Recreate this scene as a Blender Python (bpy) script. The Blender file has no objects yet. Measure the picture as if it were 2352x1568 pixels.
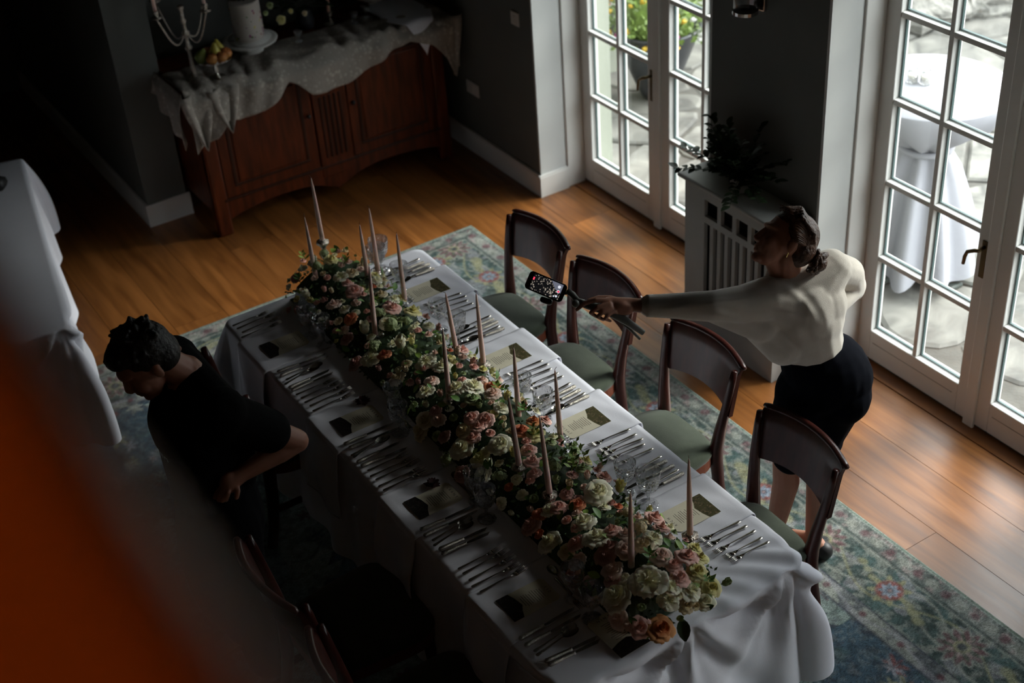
import bpy, bmesh, math, random
import numpy as np
from mathutils import Vector, Matrix
PI = math.pi
rnd = random.Random(7)
scene = bpy.context.scene
C = scene.collection

# ---------------------------------------------------------------- camera
RX = ((0.8368, -0.5432, -0.0640), (0.3537, 0.4493, 0.8203), (0.4173, 0.7096, -0.5679))
CAMP = Vector((0, 0, 4.3))
FPX = 3267.0
def _rot():
    y, p, r = math.radians(30.46), math.radians(34.60), math.radians(-4.455)
    f = Vector((math.sin(y)*math.cos(p), math.cos(y)*math.cos(p), -math.sin(p)))
    rt = f.cross(Vector((0, 0, 1))).normalized(); u = rt.cross(f)
    return rt*math.cos(r)+u*math.sin(r), -rt*math.sin(r)+u*math.cos(r), f
CR, CU, CF = _rot()
camd = bpy.data.cameras.new('camera'); cam = bpy.data.objects.new('camera', camd); C.objects.link(cam)
camd.sensor_width = 36; camd.lens = 50.0; camd.clip_start = 0.02; camd.clip_end = 200
cam.matrix_world = Matrix(((CR.x, CU.x, -CF.x, CAMP.x), (CR.y, CU.y, -CF.y, CAMP.y), (CR.z, CU.z, -CF.z, CAMP.z), (0, 0, 0, 1)))
camd.dof.use_dof = True; camd.dof.focus_distance = 5.35; camd.dof.aperture_fstop = 2.2
scene.camera = cam
def at(x, y, z=None, X=None, Y=None, depth=None):
    """point on the plane z / x / y / view depth seen at photo position (x, y)"""
    d = CR*((x-1176)/FPX) + CU*(-(y-784)/FPX) + CF
    if z is not None: t = (z-CAMP.z)/d.z
    elif X is not None: t = X/d.x
    elif Y is not None: t = Y/d.y
    else: t = depth
    return CAMP + d*t

# ---------------------------------------------------------------- world, sun, exposure
w = bpy.data.worlds.new('sky'); scene.world = w; w.use_nodes = True
nt = w.node_tree; nt.nodes.clear()
o_ = nt.nodes.new('ShaderNodeOutputWorld'); bg = nt.nodes.new('ShaderNodeBackground')
tc = nt.nodes.new('ShaderNodeTexCoord'); sep = nt.nodes.new('ShaderNodeSeparateXYZ'); rp = nt.nodes.new('ShaderNodeValToRGB')
nt.links.new(tc.outputs['Generated'], sep.inputs[0]); nt.links.new(sep.outputs['Z'], rp.inputs[0])
rp.color_ramp.elements[0].position = 0.0; rp.color_ramp.elements[0].color = (0.24, 0.25, 0.265, 1)
rp.color_ramp.elements[1].position = 0.9; rp.color_ramp.elements[1].color = (0.93, 0.97, 1.0, 1)
nt.links.new(rp.outputs[0], bg.inputs[0]); bg.inputs[1].default_value = 7.0
nt.links.new(bg.outputs[0], o_.inputs[0])
sd = bpy.data.lights.new('sun', 'SUN'); sd.energy = 5.2; sd.angle = math.radians(28); sd.color = (1.0, 0.97, 0.92)
so = bpy.data.objects.new('sun', sd); C.objects.link(so)
so.rotation_euler = Vector((-1.0, 0.20, -0.66)).to_track_quat('-Z', 'Y').to_euler()
scene.view_settings.view_transform = 'Standard'; scene.view_settings.look = 'None'
scene.view_settings.exposure = 0.75; scene.view_settings.gamma = 1.0; scene.view_settings.use_curve_mapping = False

# ---------------------------------------------------------------- materials
MATS = {}
def mat(name, col, rough=0.6, metal=0.0, spec=0.5, var=0.0, vscale=8.0, bump=0.0, bscale=60.0, sheen=0.0, trans=0.0, ior=1.45, sss=0.0, coat=0.0, stretch=(1, 1, 1), col2=None, emit=None):
    m = bpy.data.materials.new(name); m.use_nodes = True; n = m.node_tree; b = n.nodes['Principled BSDF']
    b.inputs['Base Color'].default_value = (*col, 1); b.inputs['Roughness'].default_value = rough
    b.inputs['Metallic'].default_value = metal; b.inputs['Specular IOR Level'].default_value = spec
    b.inputs['IOR'].default_value = ior; b.inputs['Transmission Weight'].default_value = trans
    b.inputs['Sheen Weight'].default_value = sheen; b.inputs['Coat Weight'].default_value = coat
    if sss: b.inputs['Subsurface Weight'].default_value = sss; b.inputs['Subsurface Radius'].default_value = (0.02, 0.008, 0.004)
    if emit: b.inputs['Emission Color'].default_value = (*emit[:3], 1); b.inputs['Emission Strength'].default_value = emit[3]
    tc = n.nodes.new('ShaderNodeTexCoord'); mp = n.nodes.new('ShaderNodeMapping'); mp.inputs['Scale'].default_value = stretch
    n.links.new(tc.outputs['Object'], mp.inputs[0])
    if var or col2:
        ns = n.nodes.new('ShaderNodeTexNoise'); ns.inputs['Scale'].default_value = vscale; ns.inputs['Detail'].default_value = 5
        n.links.new(mp.outputs[0], ns.inputs['Vector'])
        r = n.nodes.new('ShaderNodeValToRGB'); r.color_ramp.elements[0].position = 0.32; r.color_ramp.elements[1].position = 0.68
        c2 = col2 or tuple(min(1, c*(1+var)) for c in col); c1 = tuple(c*(1-var) for c in col) if not col2 else col
        r.color_ramp.elements[0].color = (*c1, 1); r.color_ramp.elements[1].color = (*c2, 1)
        n.links.new(ns.outputs[0], r.inputs[0]); n.links.new(r.outputs[0], b.inputs['Base Color'])
    if bump:
        ns = n.nodes.new('ShaderNodeTexNoise'); ns.inputs['Scale'].default_value = bscale; ns.inputs['Detail'].default_value = 4
        n.links.new(mp.outputs[0], ns.inputs['Vector'])
        bp = n.nodes.new('ShaderNodeBump'); bp.inputs['Strength'].default_value = bump; bp.inputs['Distance'].default_value = 0.01
        n.links.new(ns.outputs[0], bp.inputs['Height']); n.links.new(bp.outputs[0], b.inputs['Normal'])
    MATS[name] = m; return m
def glassmat(name, tint=(0.97, 0.99, 0.98), rough=0.0, refl=1.0):
    """thin clear glazing: transparent with a Fresnel mirror coat"""
    m = bpy.data.materials.new(name); m.use_nodes = True; n = m.node_tree; n.nodes.clear()
    out = n.nodes.new('ShaderNodeOutputMaterial'); mx = n.nodes.new('ShaderNodeMixShader')
    tr = n.nodes.new('ShaderNodeBsdfTransparent'); tr.inputs[0].default_value = (*tint, 1)
    gl = n.nodes.new('ShaderNodeBsdfGlossy'); gl.inputs['Roughness'].default_value = rough
    fr = n.nodes.new('ShaderNodeFresnel'); ge = n.nodes.new('ShaderNodeNewGeometry'); mr = n.nodes.new('ShaderNodeMapRange'); mr.inputs[3].default_value = 1.45; mr.inputs[4].default_value = 1/1.45
    n.links.new(ge.outputs['Backfacing'], mr.inputs[0]); n.links.new(mr.outputs[0], fr.inputs[0])
    n.links.new(fr.outputs[0], mx.inputs[0]); n.links.new(tr.outputs[0], mx.inputs[1]); n.links.new(gl.outputs[0], mx.inputs[2])
    n.links.new(mx.outputs[0], out.inputs[0]); MATS[name] = m; return m
mat('wall_paint', (0.115, 0.122, 0.112), 0.75, var=0.06, vscale=3, bump=0.05, bscale=180)
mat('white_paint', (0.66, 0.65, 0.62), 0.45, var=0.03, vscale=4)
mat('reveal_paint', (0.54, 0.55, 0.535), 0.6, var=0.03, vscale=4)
mat('ceiling_paint', (0.16, 0.16, 0.155), 0.8, var=0.03)
mat('grey_wood_paint', (0.34, 0.34, 0.32), 0.5, var=0.04, vscale=6)
mat('dark_paint', (0.14, 0.15, 0.14), 0.35, var=0.05)
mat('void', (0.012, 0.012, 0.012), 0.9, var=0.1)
mat('render_wall', (0.27, 0.285, 0.235), 0.85, var=0.05, vscale=2, bump=0.1, bscale=60)
glassmat('pane_glass')
mat('spacer', (0.03, 0.06, 0.06), 0.4)
mat('brass', (0.13, 0.095, 0.05), 0.4, metal=1.0, var=0.2)
mat('mortar', (0.07, 0.066, 0.058), 0.95, var=0.2, vscale=10, bump=0.3)

def plank_mat():
    m = bpy.data.materials.new('oak_plank'); m.use_nodes = True; n = m.node_tree; b = n.nodes['Principled BSDF']
    oi = n.nodes.new('ShaderNodeObjectInfo'); tc = n.nodes.new('ShaderNodeTexCoord'); mp = n.nodes.new('ShaderNodeMapping')
    mp.inputs['Scale'].default_value = (9, 0.8, 9); n.links.new(tc.outputs['Object'], mp.inputs[0])
    ad = n.nodes.new('ShaderNodeVectorMath'); ad.operation = 'ADD'; n.links.new(mp.outputs[0], ad.inputs[0])
    sc = n.nodes.new('ShaderNodeVectorMath'); sc.operation = 'SCALE'; sc.inputs[0].default_value = (31, 17, 5); n.links.new(oi.outputs['Random'], sc.inputs['Scale'])
    n.links.new(sc.outputs[0], ad.inputs[1])
    ns = n.nodes.new('ShaderNodeTexNoise'); ns.inputs['Scale'].default_value = 2.2; ns.inputs['Detail'].default_value = 8; ns.inputs['Distortion'].default_value = 0.6
    n.links.new(ad.outputs[0], ns.inputs['Vector'])
    r = n.nodes.new('ShaderNodeValToRGB'); e = r.color_ramp.elements
    e[0].position = 0.25; e[0].color = (0.115, 0.036, 0.007, 1); e[1].position = 0.72; e[1].color = (0.31, 0.118, 0.030, 1)
    k = e.new(0.5); k.color = (0.215, 0.078, 0.018, 1)
    n.links.new(ns.outputs[0], r.inputs[0])
    hs = n.nodes.new('ShaderNodeHueSaturation'); mr = n.nodes.new('ShaderNodeMapRange'); mr.inputs[3].default_value = 0.8; mr.inputs[4].default_value = 1.15
    n.links.new(oi.outputs['Random'], mr.inputs[0]); n.links.new(mr.outputs[0], hs.inputs['Value']); n.links.new(r.outputs[0], hs.inputs['Color'])
    n.links.new(hs.outputs[0], b.inputs['Base Color'])
    n2 = n.nodes.new('ShaderNodeTexNoise'); n2.inputs['Scale'].default_value = 3; n2.inputs['Detail'].default_value = 6; n.links.new(ad.outputs[0], n2.inputs['Vector'])
    r2 = n.nodes.new('ShaderNodeMapRange'); r2.inputs[3].default_value = 0.24; r2.inputs[4].default_value = 0.44; n.links.new(n2.outputs[0], r2.inputs[0]); n.links.new(r2.outputs[0], b.inputs['Roughness'])
    bp = n.nodes.new('ShaderNodeBump'); bp.inputs['Strength'].default_value = 0.12; bp.inputs['Distance'].default_value = 0.004; n.links.new(ns.outputs[0], bp.inputs['Height']); n.links.new(bp.outputs[0], b.inputs['Normal'])
    b.inputs['Specular IOR Level'].default_value = 0.7
    MATS['oak_plank'] = m
plank_mat()
def stone_mat():
    m = bpy.data.materials.new('flagstone'); m.use_nodes = True; n = m.node_tree; b = n.nodes['Principled BSDF']
    oi = n.nodes.new('ShaderNodeObjectInfo'); tc = n.nodes.new('ShaderNodeTexCoord')
    ns = n.nodes.new('ShaderNodeTexNoise'); ns.inputs['Scale'].default_value = 4; ns.inputs['Detail'].default_value = 9; ns.inputs['Distortion'].default_value = 1.2
    n.links.new(tc.outputs['Object'], ns.inputs['Vector'])
    r = n.nodes.new('ShaderNodeValToRGB'); e = r.color_ramp.elements
    e[0].position = 0.3; e[0].color = (0.060, 0.058, 0.053, 1); e[1].position = 0.7; e[1].color = (0.175, 0.168, 0.150, 1)
    n.links.new(ns.outputs[0], r.inputs[0])
    hs = n.nodes.new('ShaderNodeHueSaturation'); mr = n.nodes.new('ShaderNodeMapRange'); mr.inputs[3].default_value = 0.7; mr.inputs[4].default_value = 1.25
    n.links.new(oi.outputs['Random'], mr.inputs[0]); n.links.new(mr.outputs[0], hs.inputs['Value']); n.links.new(r.outputs[0], hs.inputs['Color'])
    n.links.new(hs.outputs[0], b.inputs['Base Color']); b.inputs['Roughness'].default_value = 0.85
    bp = n.nodes.new('ShaderNodeBump'); bp.inputs['Strength'].default_value = 0.4; bp.inputs['Distance'].default_value = 0.02; n.links.new(ns.outputs[0], bp.inputs['Height']); n.links.new(bp.outputs[0], b.inputs['Normal'])
    MATS['flagstone'] = m
stone_mat()

# ---------------------------------------------------------------- mesh helpers
class MB:
    def __init__(s): s.v = []; s.f = []
    def add(s, vs, fs):
        o = len(s.v); s.v += [tuple(v) for v in vs]; s.f += [tuple(i+o for i in f) for f in fs]; return s
    def box(s, x0, x1, y0, y1, z0, z1, M=None):
        vs = [Vector((x, y, z)) for x in (x0, x1) for y in (y0, y1) for z in (z0, z1)]
        if M: vs = [M @ v for v in vs]
        return s.add(vs, [(0, 1, 3, 2), (4, 6, 7, 5), (0, 4, 5, 1), (2, 3, 7, 6), (0, 2, 6, 4), (1, 5, 7, 3)])
    def tube(s, pts, rs, n=10, cap=True, flat=1.0, up=None):
        pts = [Vector(p) for p in pts]
        if not hasattr(rs, '__len__'): rs = [rs]*len(pts)
        vs = []; prev = None
        for i, p in enumerate(pts):
            d = (pts[min(i+1, len(pts)-1)] - pts[max(i-1, 0)]).normalized()
            if prev is None:
                a = Vector(up) if up else (Vector((0, 0, 1)) if abs(d.z) < 0.9 else Vector((1, 0, 0)))
                u = (a - d*a.dot(d)).normalized()
            else: u = (prev - d*prev.dot(d)).normalized()
            prev = u; q = d.cross(u)
            for k in range(n):
                t = 2*PI*k/n; vs.append(p + (u*math.sin(t)*flat + q*math.cos(t))*rs[i])
        fs = []
        for i in range(len(pts)-1):
            for k in range(n): fs.append((i*n+k, i*n+(k+1) % n, (i+1)*n+(k+1) % n, (i+1)*n+k))
        if cap:
            fs.append(tuple(range(n-1, -1, -1))); fs.append(tuple((len(pts)-1)*n+k for k in range(n)))
        return s.add(vs, fs)
    def lathe(s, prof, n=20, c=(0, 0, 0), M=None, mod=None, close=False):
        vs = []
        for (r, z) in prof:
            for k in range(n):
                t = 2*PI*k/n; rr = r*(mod(t, z) if mod else 1)
                vs.append(Vector((c[0]+rr*math.cos(t), c[1]+rr*math.sin(t), c[2]+z)))
        if M: vs = [M @ v for v in vs]
        m = len(prof); fs = [(i*n+k, i*n+(k+1) % n, (i+1)*n+(k+1) % n, (i+1)*n+k) for i in range(m-1) for k in range(n)]
        if prof[0][0] > 1e-6 and not close: fs.append(tuple(range(n-1, -1, -1)))
        if prof[-1][0] > 1e-6 and not close: fs.append(tuple((m-1)*n+k for k in range(n)))
        return s.add(vs, fs)
    def ball(s, c, r, nu=12, nv=8, M=None):
        if not hasattr(r, '__len__'): r = (r, r, r)
        vs = []; fs = []
        for j in range(1, nv):
            p = PI*j/nv
            for i in range(nu):
                t = 2*PI*i/nu; v = Vector((r[0]*math.sin(p)*math.cos(t), r[1]*math.sin(p)*math.sin(t), r[2]*math.cos(p)))
                vs.append((M @ v if M else v) + Vector(c))
        e = Vector((0, 0, r[2])); vs.append((M @ e if M else e)+Vector(c)); vs.append((M @ -e if M else -e)+Vector(c)); T = len(vs)-2
        for j in range(nv-2):
            for i in range(nu): fs.append((j*nu+i, (j+1)*nu+i, (j+1)*nu+(i+1) % nu, j*nu+(i+1) % nu))
        for i in range(nu):
            fs.append((T, i, (i+1) % nu)); fs.append((T+1, (nv-2)*nu+(i+1) % nu, (nv-2)*nu+i))
        return s.add(vs, fs)
    def capsule(s, a, b, ra, rb=None, n=12):
        rb = ra if rb is None else rb; a = Vector(a); b = Vector(b); d = b-a
        L = d.length or 1e-6; d = d/L; pts = []; rs = []
        for k in range(1, 5): t = PI/2*k/4; pts.append(a - d*ra*math.cos(t)); rs.append(max(1e-4, ra*math.sin(t)))
        for k in range(0, 4): t = PI/2*k/4; pts.append(b + d*rb*math.sin(t)); rs.append(max(1e-4, rb*math.cos(t)))
        return s.tube(pts, rs, n)
    def prism(s, poly, axis, a, b, M=None):
        n = len(poly); vs = []
        for h in (a, b):
            for (u, v) in poly: vs.append(Vector((h, u, v)) if axis == 0 else Vector((u, h, v)) if axis == 1 else Vector((u, v, h)))
        if M: vs = [M @ v for v in vs]
        return s.add(vs, [tuple(range(n)), tuple(range(2*n-1, n-1, -1))] + [(i, i+n, (i+1) % n+n, (i+1) % n) for i in range(n)])
    def grid(s, nu, nv, f, wrap=False):
        vs = [f(i/(nu-1) if not wrap else i/nu, j/(nv-1)) for j in range(nv) for i in range(nu)]
        m = nu if wrap else nu-1
        return s.add(vs, [(j*nu+i, j*nu+(i+1) % nu, (j+1)*nu+(i+1) % nu, (j+1)*nu+i) for j in range(nv-1) for i in range(m)])
    def mesh(s, name, smooth=False):
        me = bpy.data.meshes.new(name); me.from_pydata(s.v, [], s.f); me.validate(verbose=False)
        bm = bmesh.new(); bm.from_mesh(me); bmesh.ops.recalc_face_normals(bm, faces=bm.faces); bm.to_mesh(me); bm.free()
        if smooth: me.polygons.foreach_set('use_smooth', [True]*len(me.polygons))
        return me
    def build(s, name, m, parent=None, smooth=False, bevel=0, solid=0, sub=0, autos=None):
        o = bpy.data.objects.new(name, s.mesh(name, smooth)); C.objects.link(o)
        o.data.materials.append(MATS[m] if isinstance(m, str) else m)
        if parent: o.parent = parent
        if solid: k = o.modifiers.new('solid', 'SOLIDIFY'); k.thickness = solid; k.offset = 0
        if bevel: k = o.modifiers.new('bevel', 'BEVEL'); k.width = bevel; k.segments = 2; k.limit_method = 'ANGLE'; k.angle_limit = math.radians(40)
        if sub: k = o.modifiers.new('sub', 'SUBSURF'); k.levels = sub; k.render_levels = sub
        if autos:
            e = o.modifiers.new('es', 'EDGE_SPLIT'); e.split_angle = math.radians(autos)
        return o
def obj(name, me, parent=None, loc=None, rot=None, scale=None):
    o = bpy.data.objects.new(name, me); C.objects.link(o)
    if parent: o.parent = parent
    if loc is not None: o.location = loc
    if rot is not None: o.rotation_euler = rot
    if scale is not None: o.scale = (scale,)*3 if not hasattr(scale, '__len__') else scale
    return o
def empty(name, loc=(0, 0, 0), rz=0.0):
    o = bpy.data.objects.new(name, None); C.objects.link(o); o.location = loc; o.rotation_euler = (0, 0, rz); o.empty_display_size = 0.1; return o
def tag(o, label=None, cat=None, group=None, kind=None):
    if label: o['label'] = label
    if cat: o['category'] = cat
    if group: o['group'] = group
    if kind: o['kind'] = kind
    return o
def copy_tree(root, loc=None, rot=None, label=None, group=None, scale=None):
    r = root.copy(); C.objects.link(r)
    if loc is not None: r.location = loc
    if rot is not None: r.rotation_euler = rot
    if scale is not None: r.scale = (scale,)*3
    if label: r['label'] = label
    if group: r['group'] = group
    for ch in root.children:
        c = ch.copy(); C.objects.link(c); c.parent = r
        for g in ch.children:
            d = g.copy(); C.objects.link(d); d.parent = c
    return r
def lerp(a, b, t): return a+(b-a)*t
def sm(t): t = max(0, min(1, t)); return t*t*(3-2*t)
def poly1(xs, ys, x):
    return float(np.interp(x, xs, ys))

# ---------------------------------------------------------------- the room
XW, XD = 4.177, 4.497          # inner wall face, inner face of the door leaves
XO = 4.60                      # outer face of the wall
DOORS = ((6.594, 5.06), (4.204, 2.67), (1.814, 0.28))
ZT, ZC = 2.40, 5.3
fl = empty('floor'); tag(fl, kind='structure')
MB().box(-3.2, 4.60, -2.2, 10.7, -0.12, -0.022).build('floor_base', 'void', fl)
PW = 0.148*2
pm = {}
col = 0; x1 = 4.414
while x1 > -3:
    x0 = max(-3, x1-PW); y = -2 - rnd.random()*1.6
    while y < 10.5:
        L = rnd.choice((1.9, 2.3, 2.6)); y0, y1 = max(-2, y), min(10.5, y+L)
        if y1 > y0+0.05:
            key = (round(x1-x0, 3), round(y1-y0, 3))
            if key not in pm:
                b = MB().box(-(x1-x0)/2+0.0012, (x1-x0)/2-0.0012, -(y1-y0)/2+0.001, (y1-y0)/2-0.001, -0.022, 0)
                me = b.mesh('plank'); me.materials.append(MATS['oak_plank']); pm[key] = me
            obj('plank', pm[key], fl, ((x0+x1)/2, (y0+y1)/2, 0))
        y += L
    x1 -= PW
tag(MB().box(4.416, 4.60, 0.1, 6.75, -0.02, 0.004).build('door_sill', 'oak_plank', fl))

def structure(name, b, m, **k): o = b.build(name, m, **k); tag(o, kind='structure'); return o
def wallbox(name, x0, x1, y0, y1, z0, z1, m='wall_paint'):
    if z0 == 0: z0 = -0.1
    return structure(name, MB().box(x0, x1, y0, y1, z0, z1), m)
wallbox('wall_right', XW, XO, 6.604, 8.15, 0, ZC)
wallbox('wall_right', XW, XO, 4.21, 5.0, 0, ZC)
wallbox('wall_right', XW, XO, 1.82, 2.66, 0, ZC)
wallbox('wall_right', XW, XO, -2, 0.27, 0, ZC)
wallbox('wall_right', XW, XO, 0.27, 1.82, ZT, ZC)
wallbox('wall_right', XW, XO, 2.66, 4.21, ZT, ZC)
wallbox('wall_right', XW, XO, 5.0, 6.604, ZT, ZC)
wallbox('wall_back', 2.335, XO, 8.15, 8.35, 0, ZC)
wallbox('wall_back', 2.079, 2.335, 7.835, 10.5, 0, ZC)
wallbox('wall_back', -3, 2.079, 10.5, 10.7, 0, ZC)
wallbox('wall_left', -3.2, -3, -2, 10.7, 0, ZC)
wallbox('wall_front', -3.2, XO, -2.2, -2, 0, ZC)
wallbox('ceiling', -3.2, 4.9, -2.2, 10.7, ZC, ZC+0.2, 'ceiling_paint')
# white painted linings of the door reveals
def reveal(y0, y1):
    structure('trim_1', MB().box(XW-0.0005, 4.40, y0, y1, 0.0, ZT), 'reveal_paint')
    structure('trim_2', MB().box(4.37, 4.498, y0-0.012, y1+0.012, 0.0, ZT), 'white_paint', bevel=0.006)
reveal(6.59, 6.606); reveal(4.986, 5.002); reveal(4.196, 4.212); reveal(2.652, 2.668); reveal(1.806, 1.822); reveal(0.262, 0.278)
def baseboard(name, x0, x1, y0, y1, h=0.146):
    structure(name, MB().box(x0, x1, y0, y1, 0, h-0.012).box(x0+0.004*(x1-x0 < 0.05), x1, y0+0.004*(y1-y0 < 0.05), y1, h-0.012, h), 'white_paint')
baseboard('baseboard_right', XW-0.018, XW, 6.586, 8.15)
baseboard('baseboard_right', XW-0.018, 4.37, 6.572, 6.59)
baseboard('baseboard_right', XW-0.018, XW, 4.96, 5.02)
baseboard('baseboard_right', XW-0.018, 4.37, 4.178, 4.196)
baseboard('baseboard_right', XW-0.018, XW, 1.80, 2.67)
baseboard('baseboard_back', 2.061, 2.353, 7.817, 7.835)
baseboard('baseboard_back', 2.061, 2.079, 7.835, 10.5)
baseboard('baseboard_back', 2.335, XW, 8.132, 8.15)

# ---------------------------------------------------------------- french doors
def french_door(idx, y1, y0):
    root = empty('door_%d' % idx, (0, 0, 0)); tag(root, kind='structure')
    w = (y1-y0)/2; rows = [0.19+0.414*k for k in range(6)]
    MB().box(4.50, 4.60, y0, y1, 2.36, 2.42).build('door_frame', 'white_paint', root, bevel=0.004)
    for li in (0, 1):
        a1 = y1 - li*w; a0 = a1-w                      # a1 far edge, a0 near edge
        st0, st1 = (0.10, 0.07) if li == 0 else (0.07, 0.10)   # far stile, near stile
        if li == 0: g1, g0 = a1-0.10, a0+0.095
        else: g1, g0 = a1-0.10, a0+0.10
        leaf = MB()
        xa, xb = XD, 4.565
        leaf.box(xa, xb, g1, a1-0.002, 0.018, 2.36).box(xa, xb, a0+0.001, g0, 0.018, 2.36)
        leaf.box(xa, xb, g0, g1, 0.018, 0.185).box(xa, xb, g0, g1, 2.262, 2.36)
        lo = leaf.build('door_leaf', 'white_paint', root, bevel=0.005)
        mid = (g0+g1)/2
        MB().box(xa+0.004, xb-0.004, mid-0.0125, mid+0.0125, 0.185, 2.262).build('glazing_bar', 'white_paint', lo, bevel=0.004)
        for r in range(1, 5):
            z = rows[r]
            for (p, q) in ((g0, mid-0.0125), (mid+0.0125, g1)):
                MB().box(xa+0.004, xb-0.004, p, q, z-0.013, z+0.013).build('glazing_bar', 'white_paint', lo, bevel=0.004)
        for r in range(5):
            za = rows[r]+(0.013 if r else -0.005); zb = rows[r+1]-(0.013 if r < 4 else -0.002)
            for (p, q) in ((g0, mid-0.0125), (mid+0.0125, g1)):
                MB().box(4.526, 4.529, p, q, za, zb).build('pane', 'pane_glass', lo)
                sp = MB(); e = 0.009
                for x in (4.5305,):
                    sp.box(x, x+0.012, p, p+e, za, zb).box(x, x+0.012, q-e, q, za, zb).box(x, x+0.012, p+e, q-e, za, za+e).box(x, x+0.012, p+e, q-e, zb-e, zb)
                sp.build('glazing_spacer', 'spacer', lo)
        # grey strip on the bottom rail, painted as the shade line of a groove
        MB().box(xa-0.002, xa+0.001, g0+0.03, g1-0.02, 0.118, 0.121).build('groove_shade', 'grey_wood_paint', lo)
    ym = y1-w
    MB().box(XD-0.016, XD+0.002, ym-0.03, ym+0.033, 0.0, 2.34).build('meeting_strip', 'white_paint', root, bevel=0.006)
    hy = ym+0.055
    h = MB().box(XD-0.006, XD, hy-0.014, hy+0.014, 0.80, 0.99)
    h.build('handle_plate', 'brass', root, bevel=0.004)
    h = MB().tube([(XD, hy, 0.955), (XD-0.045, hy, 0.955), (XD-0.052, hy+0.012, 0.953), (XD-0.052, hy+0.05, 0.93), (XD-0.05, hy+0.062, 0.90), (XD-0.05, hy+0.066, 0.86)], [0.009, 0.009, 0.010, 0.009, 0.009, 0.008], 8)
    h.build('door_handle', 'brass', root, smooth=True)
    MB().box(4.51, 4.60, y0, y1, 0.0, 0.016).build('threshold', 'spacer', root)
for di, dd in enumerate(DOORS): french_door(di+1, *dd)

# ---------------------------------------------------------------- outside: patio, rendered wall
def clip(poly, a, b, c):
    out = []
    for i in range(len(poly)):
        p, q = poly[i], poly[(i+1) % len(poly)]; dp = a*p[0]+b*p[1]-c; dq = a*q[0]+b*q[1]-c
        if dp <= 0: out.append(p)
        if dp*dq < 0: t = dp/(dp-dq); out.append((p[0]+(q[0]-p[0])*t, p[1]+(q[1]-p[1])*t))
    return out
patio = empty('ground'); tag(patio, kind='structure')
MB().box(XO, 40, -12, 30, -0.16, -0.066).build('joint_bed', 'mortar', patio)
r2 = random.Random(21); pts = []
gx = 4.6
while gx < 9.6:
    gy = 1.6
    while gy < 9.8:
        pts.append((gx+r2.uniform(-.24, .24), gy+r2.uniform(-.24, .24))); gy += 0.56
    gx += 0.52
for i, p in enumerate(pts):
    if not (4.8 < p[0] < 9.3 and 1.9 < p[1] < 9.4): continue
    poly = [(p[0]-1, p[1]-1), (p[0]+1, p[1]-1), (p[0]+1, p[1]+1), (p[0]-1, p[1]+1)]
    for j, q in enumerate(pts):
        if j == i or abs(q[0]-p[0]) > 1.4 or abs(q[1]-p[1]) > 1.4: continue
        dx, dy = q[0]-p[0], q[1]-p[1]; L = math.hypot(dx, dy)
        poly = clip(poly, dx/L, dy/L, (dx*(p[0]+q[0])/2+dy*(p[1]+q[1])/2)/L-0.012)
        if len(poly) < 3: break
    poly = clip(poly, -1, 0, -(XO+0.01)) if len(poly) > 2 else poly
    if len(poly) < 3: continue
    # round the outline a little
    out = []
    for k in range(len(poly)):
        a, b, c_ = poly[k-1], poly[k], poly[(k+1) % len(poly)]
        out += [(lerp(b[0], a[0], .22), lerp(b[1], a[1], .22)), (lerp(b[0], c_[0], .22), lerp(b[1], c_[1], .22))]
    h = -0.05+r2.uniform(-.008, .012)
    cx, cy = p; n = len(out)
    b = MB(); vs = [(u-cx, v-cy, -0.09) for u, v in out]+[(u-cx, v-cy, h-0.012) for u, v in out]+[((u-cx)*.94, (v-cy)*.94, h) for u, v in out]
    fs = [(k, (k+1) % n, (k+1) % n+n, k+n) for k in range(n)]+[(k+n, (k+1) % n+n, (k+1) % n+2*n, k+2*n) for k in range(n)]+[tuple(range(2*n, 3*n))]
    b.add(vs, fs); o = b.build('paving_stone', 'flagstone', patio, smooth=False); o.location = (cx, cy, 0)
wallbox('wall_outside', XO, 9.5, 7.89, 8.2, -0.1, 5.0, 'render_wall')
wallbox('wall_outside', XO, 4.70, 6.56, 7.89, -0.1, 5.0, 'render_wall')

# ---------------------------------------------------------------- more materials
mat('mahogany', (0.040, 0.0095, 0.007), 0.3, var=0.35, vscale=5, stretch=(6, 6, 1), coat=0.1, spec=0.4)
mat('seat_rail_wood', (0.13, 0.032, 0.014), 0.35, var=0.3, vscale=6)
mat('green_velvet', (0.046, 0.057, 0.038), 0.9, spec=.2, sheen=0.2, var=0.12, vscale=14, bump=0.25, bscale=350)
mat('cherry', (0.080, 0.016, 0.004), 0.38, spec=.25, var=0.45, vscale=3, stretch=(9, 9, 1.2))
mat('cherry_dark', (0.032, 0.009, 0.004), 0.42, spec=.25, var=0.4, vscale=3, stretch=(9, 9, 1.2))
mat('linen', (0.72, 0.73, 0.80), 0.85, bump=0.12, bscale=420, var=0.02, vscale=5)
mat('napkin_linen', (0.70, 0.71, 0.78), 0.85, bump=0.15, bscale=420, var=0.03, vscale=6)
mat('iron_black', (0.012, 0.012, 0.013), 0.5, var=0.2)
mat('silver', (0.62, 0.58, 0.52), 0.22, metal=1.0, var=0.25, vscale=40)
mat('plastic_white', (0.55, 0.53, 0.50), 0.4, var=0.03)
mat('chrome', (0.55, 0.55, 0.55), 0.2, metal=1.0, var=0.1)
mat('porcelain', (0.70, 0.69, 0.66), 0.3, var=0.03)
mat('pot_clay', (0.16, 0.14, 0.13), 0.7, var=0.15)
mat('planter_black', (0.035, 0.037, 0.042), 0.35, var=0.2)
mat('leaf_dark', (0.022, 0.042, 0.016), 0.5, var=0.4, vscale=20)
mat('leaf_green', (0.09, 0.20, 0.035), 0.5, var=0.4, vscale=20)
mat('leaf_light', (0.22, 0.34, 0.06), 0.5, var=0.3, vscale=20)
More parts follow.
